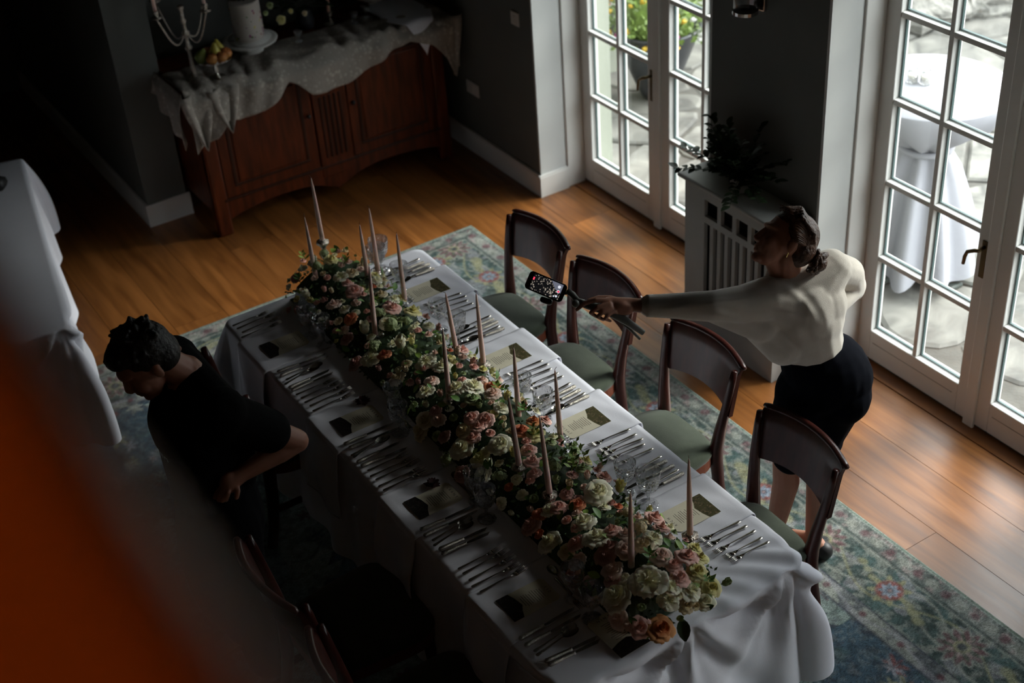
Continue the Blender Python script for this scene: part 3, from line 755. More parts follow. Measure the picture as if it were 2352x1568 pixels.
nk.grid(20, 34, nf_); o = nk.build('white_napkin', 'napkin_linen', smooth=True, solid=.003)
tag(o, 'white scalloped linen napkin hanging in a point at the right of the sideboard', 'napkin')

# wall fittings
def plate(x, y, z, w_, h_, lab):
    r = empty('light_switch', (x, y, z)); tag(r, lab, 'switch')
    MB().box(-.008, 0, -w_/2, w_/2, -h_/2, h_/2).build('face_plate', 'plastic_white', r, bevel=.003)
    MB().box(-.012, -.007, -.012, .012, -.02, .02).build('rocker', 'plastic_white', r, bevel=.002)
plate(XW-.001, 6.77, 1.11, .085, .085, 'white light switch high on the grey wall beside the far door')
plate(XW-.001, 7.34, .465, .146, .085, 'white double socket low on the grey wall right of the sideboard')
r = empty('wall_sconce', (XW-.001, 4.655, 1.80)); tag(r, 'chrome and glass wall sconce on the grey wall between the doors', 'wall light')
MB().box(-.02, 0, -.05, .05, 0, .18).build('back_plate', 'chrome', r, bevel=.004)
MB().lathe([(.055, 0), (.055, .20)], 24, M=Matrix.Translation((-.085, 0, .01))).build('lamp_shade', glassmat('sconce_glass', (.8, .8, .8), .1), r, smooth=True)
MB().lathe([(.02, .0), (.06, .0), (.06, .016), (.02, .016)], 24, M=Matrix.Translation((-.085, 0, 0)), close=True).build('collar', 'chrome', r, smooth=False)
MB().box(-.04, -.01, -.012, .012, .05, .075).build('bracket', 'chrome', r)

# ---------------------------------------------------------------- place settings
mat('menu_paper', (0.62, 0.58, 0.45), 0.7, var=0.05, vscale=12)
mat('ink', (0.05, 0.04, 0.035), 0.7)
mat('cutlery_silver', (0.60, 0.57, 0.52), 0.18, metal=1.0, var=0.12, vscale=60)
mat('cutlery_handle', (0.42, 0.39, 0.34), 0.30, metal=1.0, var=0.35, vscale=220, bump=0.5, bscale=260)
mat('wax_pink', (0.76, 0.54, 0.47), 0.45, sss=0.25, var=0.04, vscale=6)
mat('wick', (0.12, 0.09, 0.07), 0.9)
mat('ornate_silver', (0.50, 0.44, 0.38), 0.2, metal=1.0, var=0.45, vscale=90, bump=0.7, bscale=150)
mat('dried_petals', (0.055, 0.02, 0.02), 0.8, var=0.5, vscale=30)
def crystal(name):
    m = glassmat(name, (0.93, 0.93, 0.94)); n = m.node_tree
    gl = [x for x in n.nodes if x.type == 'BSDF_GLOSSY'][0]; fr = [x for x in n.nodes if x.type == 'FRESNEL'][0]
    tc = n.nodes.new('ShaderNodeTexCoord'); v = n.nodes.new('ShaderNodeTexVoronoi'); v.inputs['Scale'].default_value = 85; n.links.new(tc.outputs['Object'], v.inputs['Vector'])
    bp = n.nodes.new('ShaderNodeBump'); bp.inputs['Strength'].default_value = 0.9; bp.inputs['Distance'].default_value = 0.006
    n.links.new(v.outputs['Distance'], bp.inputs['Height']); n.links.new(bp.outputs[0], gl.inputs['Normal']); n.links.new(bp.outputs[0], fr.inputs['Normal'])
    mx = [x for x in n.nodes if x.type == 'MIX_SHADER'][0]; ml = n.nodes.new('ShaderNodeMath'); ml.operation = 'MULTIPLY_ADD'; ml.inputs[1].default_value = 2.2; ml.inputs[2].default_value = 0.16
    n.links.new(fr.outputs[0], ml.inputs[0]); n.links.new(ml.outputs[0], mx.inputs[0])
    return m
crystal('crystal')
def photo_mat(name, cols, sc=75):
    m = bpy.data.materials.new(name); m.use_nodes = True; n = m.node_tree; b = n.nodes['Principled BSDF']; b.inputs['Roughness'].default_value = 0.4
    tc = n.nodes.new('ShaderNodeTexCoord'); ns = n.nodes.new('ShaderNodeTexNoise'); ns.inputs['Scale'].default_value = sc; ns.inputs['Detail'].default_value = 4; ns.inputs['Distortion'].default_value = 1.0
    n.links.new(tc.outputs['Object'], ns.inputs['Vector']); r = n.nodes.new('ShaderNodeValToRGB'); e = r.color_ramp.elements
    e[0].position = .35; e[0].color = (*cols[0], 1); e[1].position = .68; e[1].color = (*cols[-1], 1)
    for i, c in enumerate(cols[1:-1]): k = e.new(.35+.33*(i+1)/(len(cols)-1)); k.color = (*c, 1)
    n.links.new(ns.outputs[0], r.inputs[0]); n.links.new(r.outputs[0], b.inputs['Base Color']); MATS[name] = m
photo_mat('print_garden', ((.012, .012, .008), (.07, .06, .02), (.045, .05, .02), (.25, .15, .10)))
photo_mat('print_night', ((.004, .004, .004), (.008, .007, .006), (.02, .016, .014), (.06, .045, .04)))

def fork_mesh():
    b = MB(); b.tube([(0, 0, .004), (.004, 0, .004), (.02, 0, .005), (.06, 0, .007), (.10, 0, .009), (.125, 0, .008), (.140, 0, .005)], [.003, .0075, .0065, .0042, .0028, .0030, .0075], 8, flat=.42)
    b.tube([(.138, 0, .005), (.15, 0, .004), (.162, 0, .005)], [.006, .0118, .0118], 8, flat=.18)
    for k in range(4):
        y = (k-1.5)*.0064; b.tube([(.158, y, .0048), (.18, y*1.02, .0075), (.20, y*.95, .0105)], [.0021, .0019, .0009], 5)
    return b
def knife_parts(L=.235):
    h = MB(); h.tube([(0, 0, .008), (.006, 0, .008), (.03, 0, .008), (.07, 0, .0078), (.098, 0, .0075), (.104, 0, .0075)], [.004, .0098, .0092, .0078, .0066, .0085], 10, flat=.72)
    bl = MB(); pts = [(.104, -.0045), (.13, -.007), (.19, -.0085), (L-.012, -.006), (L, .0035), (L-.02, .0062), (.16, .0068), (.104, .0045)]
    bl.prism(pts, 2, .0066, .0084); return h, bl
def spoon_mesh():
    b = MB(); b.tube([(0, 0, .004), (.004, 0, .004), (.02, 0, .005), (.07, 0, .008), (.11, 0, .009), (.125, 0, .007)], [.003, .0075, .0062, .004, .0028, .003], 8, flat=.42)
    n = 14; vs = []
    for (f, z) in ((1, .0085), (.8, .0045), (.5, .002), (.12, .001)):
        for k in range(n): t = 2*PI*k/n; vs.append((.152+.033*f*math.cos(t), .0195*f*math.sin(t)*(1+.1*math.cos(t)), z))
    b.add(vs, [(j*n+k, j*n+(k+1) % n, (j+1)*n+(k+1) % n, (j+1)*n+k) for j in range(3) for k in range(n)]+[tuple(3*n+k for k in range(n))])
    return b
def one(name, b, m):
    me = b.mesh(name, True); me.materials.append(MATS[m]); return me
ME_FORK = one('fork', fork_mesh(), 'cutlery_silver'); ME_SPOON = one('spoon', spoon_mesh(), 'cutlery_silver')
_h, _b = knife_parts(); ME_KH = one('handle', _h, 'cutlery_handle'); ME_KB = _b.mesh('blade'); ME_KB.materials.append(MATS['cutlery_silver'])
_h, _b = knife_parts(.205); ME_KB2 = _b.mesh('blade'); ME_KB2.materials.append(MATS['cutlery_silver'])
CZ = TZ+.0035
def place_cut(kind, x, y, ang, label, group, z=CZ, short=False):
    if kind == 'knife':
        r = empty('table_knife', (x, y, z), ang); obj('handle', ME_KH, r); obj('blade', ME_KB2 if short else ME_KB, r)
    else:
        r = obj(kind, ME_FORK if kind == 'fork' else ME_SPOON, None, (x, y, z), (0, 0, ang), .92 if short else 1.0)
    tag(r, label, 'knife' if kind == 'knife' else kind, group); return r
ordn = ('farthest', 'second farthest', 'third farthest', 'nearest')
def menu_name(side, i):
    if side == 'R' and i == 3: return 'the RICH menu'
    if side == 'R' and i == 2: return 'the JULIA menu'
    if side == 'L' and i == 3: return 'the LIZ menu'
    if side == 'L' and i == 2: return 'the GRANT menu'
    return 'the %s menu on the %s side' % (ordn[i], 'window' if side == 'R' else 'shadow')
rc = random.Random(3)
def nth(k, w_): return w_+' nearest ' if k == 0 else w_+', '+('second', 'third', 'fourth', 'fifth', 'sixth')[k-1]+' from '
FORKS = {'R': ((4.905, 5), (4.225, 5), (3.615, 5), (2.940, 5)), 'L': ((5.325, 4), (4.665, 5), (4.035, 5), (3.350, 5))}
KNIV = {'R': (5.29, 4.66, 4.02, 3.405), 'L': (4.86, 4.235, 3.605, 2.935)}
for side in 'RL':
    xh, a0 = (2.640, PI) if side == 'R' else (1.664, 0.0)
    for i, (y0, n) in enumerate(FORKS[side]):
        for k in range(n):
            sh = k in (3, 4) if side == 'R' else k in (0,)
            place_cut('fork', xh+rc.uniform(-.012, .008)*(1 if side == 'R' else -1), y0-.037*k+rc.uniform(-.004, .004), a0+rc.uniform(-.05, .05)-(.03 if side == 'R' else .0), 'silver '+nth(k if side == 'R' else n-1-k, 'fork')+menu_name(side, i), 'forks beside '+menu_name(side, i), short=sh)
    for i, y0 in enumerate(KNIV[side]):
        mn = menu_name(side, i); seq = (('knife', 0), ('knife', .036), ('spoon', .078), ('spoon', .100), ('knife', .135), ('knife', .162))
        if side == 'R': seq = (('spoon', 0), ('knife', .040), ('knife', .070), ('spoon', .098), ('knife', .128))
        for (kd, dy) in seq:
            jit = rc.uniform(-.06, .06)+(.12 if kd == 'spoon' else 0)
            same = sorted(d_ for k_, d_ in seq if k_ == kd); ix = same.index(dy); ix = ix if side == 'L' else len(same)-1-ix
            place_cut(kd, xh+rc.uniform(-.012, .006)*(1 if side == 'R' else -1), y0-dy+rc.uniform(-.004, .004), a0+jit, ('silver table '+nth(ix, 'knife') if kd == 'knife' else 'silver '+nth(ix, 'spoon'))+mn, ('knives beside ' if kd == 'knife' else 'spoons beside ')+mn, z=CZ+(.002 if kd == 'spoon' else 0), short=(dy in (.135, .162)))
for (px_, py_, lab) in ((898, 925, 'second farthest menu on the shadow side'), (1040, 1083, 'GRANT menu'), (1268, 1308, 'LIZ menu')):
    p = at(px_, py_, z=.757); q = at(px_+45, py_+58, z=.757); a = math.atan2(p.y-q.y, p.x-q.x)
    place_cut('spoon', q.x, q.y, a, 'small dessert spoon lying above the '+lab, 'dessert spoons', z=CZ, short=True)
    place_cut('fork', p.x-.035+.02, p.y-.06+.02, a+PI+.05, 'small dessert fork lying above the '+lab, 'dessert forks', z=CZ, short=True)

# napkins folded under the menus and hanging over the edge; menus
def text_mesh(s, size):
    cu = bpy.data.curves.new('txt', 'FONT'); cu.body = s; cu.size = size; cu.align_x = 'CENTER'; cu.align_y = 'CENTER'; cu.extrude = 0.00015; cu.space_character = 1.9; cu.resolution_u = 2
    o = bpy.data.objects.new('txt', cu); C.objects.link(o); dg = bpy.context.evaluated_depsgraph_get(); dg.update()
    me = bpy.data.meshes.new_from_object(o.evaluated_get(dg)); bpy.data.objects.remove(o); return me
MENUY = {'R': (5.03, 4.345, 3.768, 3.085), 'L': (5.04, 4.347, 3.722, 3.072)}
NAMES = {('R', 3): 'RICH', ('R', 2): 'JULIA', ('L', 3): 'LIZ', ('L', 2): 'GRANT'}
def napkin(side, y, lab, hang):
    xe = TX1 if side == 'R' else TX0; sg = 1 if side == 'R' else -1; w_ = .145; xi = xe-sg*.335
    def f(u, v):
        Y = y+(u-.5)*2*w_; tot = .335+hang; s = v*tot; z = TZ+.0035
        if s < .325: X = xi+sg*s; z += .0012*math.sin(X*60+Y*33)
        else:
            d = s-.325; X = xe-sg*.010+sg*(.022*min(1, d/.022)+.008+.06*sm(d/.25)*.6); z = TZ+.0035-max(0, d-.014)+.0
            X += sg*.010*math.sin(Y*26+d*9)*sm(d/.15); z = min(z, TZ+.0035)
        return (X, Y, z)
    b = MB(); b.grid(22, 44, f)
    # scalloped lace end towards the flowers
    b.grid(22, 4, lambda u, v: (xi-sg*(.012*v*(.6+.4*abs(math.sin(u*PI*9)))), y+(u-.5)*2*w_, TZ+.0038))
    o = b.build('napkin', 'napkin_linen', smooth=True, solid=.002); tag(o, lab, 'napkin', 'folded napkins under the menus'); return o
def menu(side, i, y, ang=0.0, loc=None, text='', lab=''):
    w_, L = .125, .195
    if loc is None: loc = ((2.515 if side == 'R' else 1.792), y, TZ+.0068)
    r = empty('menu_card', loc, ang); tag(r, lab, 'menu')
    # local +x = head of the card (name), -x = foot (picture); reader sits at -x
    pts = [(-L/2, -w_/2), (L/2-.012, -w_/2), (L/2, -w_/2+.012), (L/2, w_/2-.012), (L/2-.012, w_/2), (-L/2, w_/2)]
    MB().prism(pts, 2, 0, .0008).build('card', 'menu_paper', r)
    ph = [(-L/2, -w_/2), (-L/2+.040, -w_/2), (-L/2+.052, -w_/2+.03), (-L/2+.066, -.01), (-L/2+.060, .03), (-L/2+.050, w_/2), (-L/2, w_/2)]
    MB().prism(ph, 2, .0008, .0012).build('picture', 'print_garden' if side == 'R' else 'print_night', r)
    ln = MB(); q = random.Random(i*7+(5 if side == 'R' else 0))
    for k in range(10):
        x = -L/2+.074+k*.0088; h = q.uniform(.018, .034); ln.box(x, x+.0016, -h, h, .0008, .0011)
    ln.build('printed_text', 'ink', r)
    if text:
        me = text_mesh(text, .0145); me.materials.append(MATS['ink']); obj('name_lettering', me, r, (L/2-.018, 0, .0011), (0, 0, -PI/2))
    else:
        b = MB()
        for k in range(5): b.box(L/2-.022, L/2-.014, -.032+.015*k, -.029+.015*k, .0008, .0011)
        b.build('name_lettering', 'ink', r)
for side in 'RL':
    for i, y in enumerate(MENUY[side]):
        nm = NAMES.get((side, i), '')
        wl = 'window side' if side == 'R' else 'shadow side'
        lab = ('cream menu card with the name %s and a picture, on the %s' % (nm, wl)) if nm else 'cream menu card with a picture, %s from the camera on the %s' % (ordn[i], wl)
        menu(side, i, y, PI if side == 'R' else 0.0, None, nm, lab)
        napkin(side, y+.005, 'white folded napkin under %s' % menu_name(side, i), .16 if side == 'R' else .34)
menu('L', 9, 0, math.radians(92), (1.948, 2.762, TZ+.0068), 'NINA', 'cream menu card with the name NINA at the near end of the table')
# dark dried flowers on the napkins
for (px_, py_, lab) in ((832, 918, 'dark dried flower head between the forks and the second menu on the shadow side'), (992, 1108, 'dark dried flower sprig touching the GRANT menu')):
    p = at(px_, py_, z=.765); b = MB(); q = random.Random(int(px_))
    for k in range(26):
        a = q.uniform(0, 2*PI); e = q.uniform(.1, 1.2); d = Vector((math.cos(a)*math.cos(e), math.sin(a)*math.cos(e), math.sin(e)*.6)); s_ = d.cross(Vector((0, 0, 1))).normalized()*.011
        b.add([d*.004, d*.02+s_, d*.036, d*.02-s_], [(0, 1, 2, 3)])
    b.tube([(0, 0, .004), (.03, .012, .003)], .002, 5)
    o = b.build('dried_flower', 'dried_petals', solid=.0012); o.location = (p.x, p.y, TZ+.006); tag(o, lab, 'flower')

# ---------------------------------------------------------------- candles, holders, goblets
def silver_stick(h):
    p = [(.001, 0), (.043, 0), (.046, .004), (.040, .009), (.030, .014), (.016, .022), (.011, .032), (.015, .040), (.017, .046), (.010, .054), (.008, .066), (.012, .078), (.018, .088), (.020, .096), (.012, .104), (.010, .110), (.016, .118), (.028, .126), (.031, .130), (.024, .134), (.0135, .134), (.0135, .138)]
    k = h/.138; return MB().lathe([(r, z*k) for r, z in p], 20, mod=lambda t, z: 1+.07*math.cos(6*t)*(1 if z > .03*k else .6))
def glass_stick(h):
    p = [(.001, 0), (.034, 0), (.036, .004), (.028, .010), (.010, .016), (.009, .03), (.013, .04), (.009, .05), (.011, .062), (.026, .074), (.037, .082), (.039, .085), (.030, .082), (.0135, .072), (.0125, .085)]
    k = h/.085; return MB().lathe([(r, z*k) for r, z in p], 24, mod=lambda t, z: 1+.05*math.cos(12*t))
def candle_mesh(L):
    pr = [(.001, 0), (.0118, 0), (.0118, .01), (.0108, L*.3), (.0088, L*.6), (.0060, L*.85), (.0032, L*.97), (.0014, L)]
    return MB().lathe(pr, 14)
CAND = [(740, 550, .235, 's', 715, 413, 'tallest of the pink taper candles, in a silver stick at the far end'),
        (727, 645, .10, 'g', 700, 503, 'pink taper candle at the far left of the flowers'),
        (868, 622, .085, 'g', 848, 482, 'pink taper candle in cut glass in front of the far goblets'),
        (845, 640, .09, 'g', 826, 518, 'pink taper candle just left of the far cut glass holder'),
        (930, 690, .085, 'g', 911, 540, 'pink taper candle in a flared glass holder by the far menu'),
        (862, 770, .10, 'g', 848, 613, 'pink taper candle beside the big white tulip shaped bloom'),
        (1050, 815, .095, 'g', 1024, 678, 'leaning pink taper candle beside the small coral flower'),
        (1110, 832, .13, 's', 1094, 678, 'pink taper candle in a silver stick near the second window side menu'),
        (1032, 917, .14, 's', 1017, 760, 'pink taper candle in a silver stick on the shadow side, mid table'),
        (1192, 962, .10, 'g', 1180, 803, 'pink taper candle standing between the coral roses and the goblets'),
        (1288, 1012, .065, 'g', 1275, 855, 'pink taper candle beside the JULIA menu'),
        (1192, 1067, .16, 's', 1168, 915, 'left of the two leaning pink candles in ornate silver sticks'),
        (1262, 1132, .14, 's', 1240, 962, 'right of the two leaning pink candles in ornate silver sticks'),
        (1585, 1227, .11, 's', 1582, 1058, 'pink taper candle in a silver stick beside the RICH menu'),
        (1450, 1302, .13, 'g', 1448, 1135, 'pink taper candle in glass at the near end, above the big white blooms')]
SLAB = ['of the tallest candle at the far end of the table', 'of the candle at the far left of the flowers', 'in front of the far goblets, right of two', 'in front of the far goblets, left of two', 'with flared saucer by the far window side menu', 'beside the big white tulip shaped bloom', 'beside the small coral flower, mid table', 'near the second menu on the window side', 'on the shadow side, mid table', 'between the coral roses and the goblets', 'beside the JULIA menu', 'ornate, left of the two with leaning candles', 'ornate, right of the two with leaning candles', 'ornate, beside the RICH menu', 'at the near end above the big white blooms']
ME_C = candle_mesh(.325).mesh('candle', True); ME_C.materials.append(MATS['wax_pink'])
ME_W = MB().tube([(0, 0, .322), (.001, 0, .333), (-.004, .001, .341)], .0009, 5).mesh('wick'); ME_W.materials.append(MATS['wick'])
ME_W2 = MB().tube([(0, 0, .322), (-.001, 0, .330), (-.009, .002, .336)], .0009, 5).mesh('wick'); ME_W2.materials.append(MATS['wick'])
STICK = {}
for i, (bx, by, h, kd, tx, ty, lab) in enumerate(CAND):
    p = at(bx, by, z=TZ+h); q = at(tx, ty, z=TZ+h+.318)
    d = Vector((q.x-p.x, q.y-p.y, .318)); ax = d.normalized()
    if abs(d.x) > .09 or abs(d.y) > .09: ax = Vector((max(-.06, min(.06, d.x)), max(-.06, min(.06, d.y)), .318)).normalized()
    r = empty('taper_candle', (p.x, p.y, p.z+.004)); r.rotation_euler = ax.to_track_quat('Z', 'Y').to_euler(); r.rotation_euler.rotate_axis('Z', i*1.3)
    tag(r, lab, 'candle', 'pink taper candles'); obj('wax', ME_C, r); obj('wick', ME_W if i % 2 else ME_W2, r)
    b = silver_stick(h) if kd == 's' else glass_stick(h)
    o = b.build('candlestick', 'ornate_silver' if kd == 's' else 'crystal', smooth=True); o.location = (p.x, p.y, TZ+.001)
    tag(o, ('silver' if kd == 's' else 'glass')+' candlestick '+SLAB[i], 'candlestick', 'candlesticks')
def goblet():
    r = empty('goblet')
    prof = [(.001, .0), (.031, 0), (.032, .002), (.012, .006), (.005, .012), (.0042, .035), (.006, .042), (.0042, .049), (.008, .056)]
    MB().lathe(prof, 20).build('stem', 'crystal', r, smooth=True)
    bowl = [(.006, .054), (.018, .058), (.028, .070), (.033, .088), (.0355, .110), (.0375, .130), (.0365, .130), (.034, .110), (.031, .088), (.026, .072), (.016, .061), (.002, .059)]
    MB().lathe(bowl, 36, mod=lambda t, z: 1+(.035*math.cos(12*t+z*90) if .06 < z < .112 else 0), close=True).build('bowl', 'crystal', r, smooth=False)
    return r
gob = goblet(); first = True
GOB = [(1.935, 4.93, 'left', 'crystal goblet beside the farthest shadow side menu, in front'), (1.915, 5.03, '', 'crystal goblet beside the farthest shadow side menu, behind the other'),
       (1.895, 4.165, '', 'crystal goblet nearest the knives of the second shadow side menu'), (1.945, 4.29, '', 'crystal goblet against the flowers above the second shadow side menu'),
       (1.900, 3.515, '', 'crystal goblet at the knife tips of the GRANT menu, foot showing'), (1.925, 3.625, '', 'crystal goblet against the flowers above the GRANT menu'),
       (1.918, 2.868, '', 'crystal goblet standing at the head of the NINA menu'), (1.925, 2.985, '', 'crystal goblet standing above the LIZ menu'),
       (2.405, 5.285, '', 'crystal goblet at the far end, left of the two tall ones'), (2.445, 5.335, '', 'crystal goblet at the far end, right of the two tall ones'),
       (2.425, 5.10, '', 'crystal goblet at the knife tips of the farthest window side menu'), (2.405, 4.71, '', 'crystal goblet below the farthest window side forks'),
       (2.42, 4.575, '', 'crystal goblet at the knife tips of the second window side menu'), (2.395, 4.02, '', 'crystal goblet below the forks of the second window side menu'),
       (2.405, 3.88, '', 'crystal goblet at the knife tips of the JULIA menu'), (2.40, 3.325, '', 'crystal goblet among the flowers at the knife tips of the RICH menu'),
       (2.424, 3.215, '', 'crystal goblet with clear round foot beside the RICH menu')]
for i, (x, y, _, lab) in enumerate(GOB):
    s_ = 1.28 if i in (8, 9, 16) else 1.14
    if i == 0: gob.scale = (1.14,)*3; gob.location = (x, y, TZ+.003); tag(gob, lab, 'goblet', 'crystal goblets')
    else: copy_tree(gob, (x, y, TZ+.003), (0, 0, i*.7), lab, scale=s_)

# ---------------------------------------------------------------- the long flower arrangement
def petal_mat(name, outer, inner, r0=.15, r1=.85):
    m = bpy.data.materials.new(name); m.use_nodes = True; n = m.node_tree; b = n.nodes['Principled BSDF']; b.inputs['Roughness'].default_value = 0.6
    tc = n.nodes.new('ShaderNodeTexCoord'); ln = n.nodes.new('ShaderNodeVectorMath'); ln.operation = 'LENGTH'; n.links.new(tc.outputs['Object'], ln.inputs[0])
    ns = n.nodes.new('ShaderNodeTexNoise'); ns.inputs['Scale'].default_value = 6; n.links.new(tc.outputs['Object'], ns.inputs['Vector'])
    ad = n.nodes.new('ShaderNodeMath'); ad.operation = 'MULTIPLY_ADD'; n.links.new(ns.outputs[0], ad.inputs[0]); ad.inputs[1].default_value = .3; n.links.new(ln.outputs['Value'], ad.inputs[2])
    r = n.nodes.new('ShaderNodeValToRGB'); r.color_ramp.elements[0].position = r0+.15; r.color_ramp.elements[0].color = (*inner, 1); r.color_ramp.elements[1].position = min(1, r1+.15); r.color_ramp.elements[1].color = (*outer, 1)
    n.links.new(ad.outputs[0], r.inputs[0]); n.links.new(r.outputs[0], b.inputs['Base Color'])
    b.inputs['Subsurface Weight'].default_value = .15; b.inputs['Subsurface Radius'].default_value = (.01, .007, .005); b.inputs['Specular IOR Level'].default_value = .25
    MATS[name] = m
petal_mat('petal_white', (.90, .87, .70), (.74, .71, .43)); petal_mat('petal_pink', (.82, .52, .45), (.66, .32, .25)); petal_mat('petal_blush', (.86, .68, .58), (.72, .46, .36))
petal_mat('petal_coral', (.74, .29, .15), (.55, .12, .05)); petal_mat('petal_yellow', (.76, .70, .36), (.60, .54, .17)); petal_mat('petal_cream', (.76, .66, .46), (.60, .47, .24)); petal_mat('petal_green', (.40, .46, .25), (.20, .28, .10))
petal_mat('petal_orange', (.62, .30, .12), (.45, .10, .02)); petal_mat('petal_dusk', (.58, .35, .31), (.42, .20, .17))
def petals(b, n, R, o, H, z0, ph, curl=.1, wf=1.2, nu=5, nv=6, ruf=0.0, q=None):
    for k in range(n):
        a0 = 2*PI*k/n+ph; j = q.uniform(.9, 1.1) if q else 1
        def f(u, v, a0=a0, j=j):
            w_ = (PI/n*wf)*math.sin(PI*(.12+.76*v))**.6; t = a0+(u-.5)*2*w_
            r = R*j*(.12+.88*o)*math.sin(min(1, v*1.02)*PI/2)**(.75+.5*(1-o)); edge = ((u-.5)*2)**2
            z = z0+H*j*(v*(1-o*.55)-.25*o*v*v)-curl*R*o*v**4*1.2-.10*R*edge*v
            if o < .35: r *= 1-(.30 if H > 1 else .5)*sm((v-.5)*2)*(1-o*1.5)
            if ruf: r *= 1+ruf*math.sin(u*19+k)*v; z += ruf*R*.8*math.sin(u*23+k*2)*v
            return (r*math.cos(t), r*math.sin(t), z)
        b.grid(nu, nv, f)
def rose_mesh(seed, full=1.0):
    q = random.Random(seed); b = MB()
    petals(b, 3, .30, .10, .60, .10, q.random()*6, 0, 1.6, q=q); petals(b, 4, .42, .20, .62, .07, q.random()*6, .02, 1.5, q=q); petals(b, 5, .56, .34, .62, .04, q.random()*6, .05, 1.4, q=q)
    petals(b, 6, .70, .50, .58, .0, q.random()*6, .09, 1.35, ruf=.03, q=q); petals(b, 7, .85, .70, .50, -.05, q.random()*6, .12, 1.3, ruf=.04, q=q)
    if full > .8: petals(b, 8, 1.0, .93, .38, -.10, q.random()*6, .16, 1.25, ruf=.05, q=q)
    b.ball((0, 0, .08), (.26, .26, .22), 8, 6); return b
def mum_mesh(seed):
    q = random.Random(seed); b = MB()
    for (n, R, o, H, z0) in ((6, .35, .15, .6, .15), (9, .55, .35, .6, .1), (11, .75, .55, .55, .02), (12, .92, .78, .45, -.06), (13, 1.0, 1.0, .3, -.14)): petals(b, n, R, o, H, z0, q.random()*6, .05, 1.35, 4, 5, .10, q)
    return b
def bud_mesh(seed):
    q = random.Random(seed); b = MB(); petals(b, 3, 1.5, .12, 1.25, -.4, q.random()*6, 0, 1.5, 6, 7, q=q); petals(b, 5, 1.9, .20, 1.2, -.45, q.random()*6, 0, 1.3, 6, 7, ruf=.03, q=q); b.ball((0, 0, -.1), (.42, .42, .5), 8, 6); return b
def cluster_mesh(seed, n=26):
    q = random.Random(seed); b = MB()
    for k in range(n):
        a = q.uniform(0, 2*PI); e = math.acos(q.uniform(.05, 1)); d = Vector((math.cos(a)*math.sin(e), math.sin(a)*math.sin(e), math.cos(e)*.8)); u = d.orthogonal().normalized(); v = d.cross(u); c = d*.82*q.uniform(.85, 1.08); r = .24
        for m_ in range(4):
            t = m_*PI/2+q.random()*.4; w_ = u*math.cos(t)+v*math.sin(t); x_ = d.cross(w_)
            b.add([c, c+w_*r*.6+x_*r*.42+d*.05, c+w_*r*1.05+d*.03, c+w_*r*.6-x_*r*.42+d*.05], [(0, 1, 2, 3)])
    b.ball((0, 0, .1), .55, 8, 6); return b
FM = {}
def flower_data(kind, colr, var):
    key = (kind, colr, var)
    if key not in FM:
        b = {'rose': lambda: rose_mesh(var), 'small': lambda: rose_mesh(var+20, .5), 'mum': lambda: mum_mesh(var), 'bud': lambda: bud_mesh(var), 'cluster': lambda: cluster_mesh(var)}[kind]()
        me = b.mesh(kind, kind != 'cluster'); me.materials.append(MATS['petal_'+colr]); FM[key] = me
    return FM[key]
GX, GW = 2.162, .225
def mound_h(x, y):
    e = min(sm((y-2.58)/.16), sm((5.50-y)/.16)); k = max(0, 1-((x-GX)/(GW*(.8+.2*e)))**2)
    return TZ+(.155+.02*math.sin(y*5)+.012*math.sin(y*13+x*9))*math.sqrt(k)*e
def on_mound(px_, py_, lift=0.0):
    d = at(px_, py_, depth=1)-CAMP; t = 4.0; p = None
    while t < 9:
        p = CAMP+d*t
        if p.z <= mound_h(p.x, p.y)+lift: break
        t += .006
    return p
def mnormal(x, y):
    e = .02; return Vector((-(mound_h(x+e, y)-mound_h(x-e, y))/(2*e), -(mound_h(x, y+e)-mound_h(x, y-e))/(2*e), 1)).normalized()
mat('leaf_mid', (0.05, 0.10, 0.025), 0.55, var=0.5, vscale=25)
fc = empty('flower_arrangement', (GX, 4.0, TZ)); tag(fc, 'long low arrangement of white, pink and coral roses down the middle of the table', 'flowers')
FL0 = Vector((GX, 4.0, TZ)); rf = random.Random(11); occ = []
PN = {'rose': 'rose', 'small': 'spray_rose', 'mum': 'carnation', 'bud': 'rose_bud', 'cluster': 'blossom_cluster'}
def put_flower(p, kind, colr, r, up=.5):
    n = (mnormal(p.x, p.y)+Vector((0, 0, up))+Vector((rf.uniform(-.3, .3), rf.uniform(-.3, .3), 0))).normalized()
    o = obj(PN[kind], flower_data(kind, colr, rf.randrange(3)), fc, p-FL0+n*r*.10, None, r)
    o.rotation_euler = (n.to_track_quat('Z', 'Y') @ Matrix.Rotation(rf.uniform(0, 6.28), 3, 'Z').to_quaternion()).to_euler(); occ.append((p.x, p.y, r)); return o
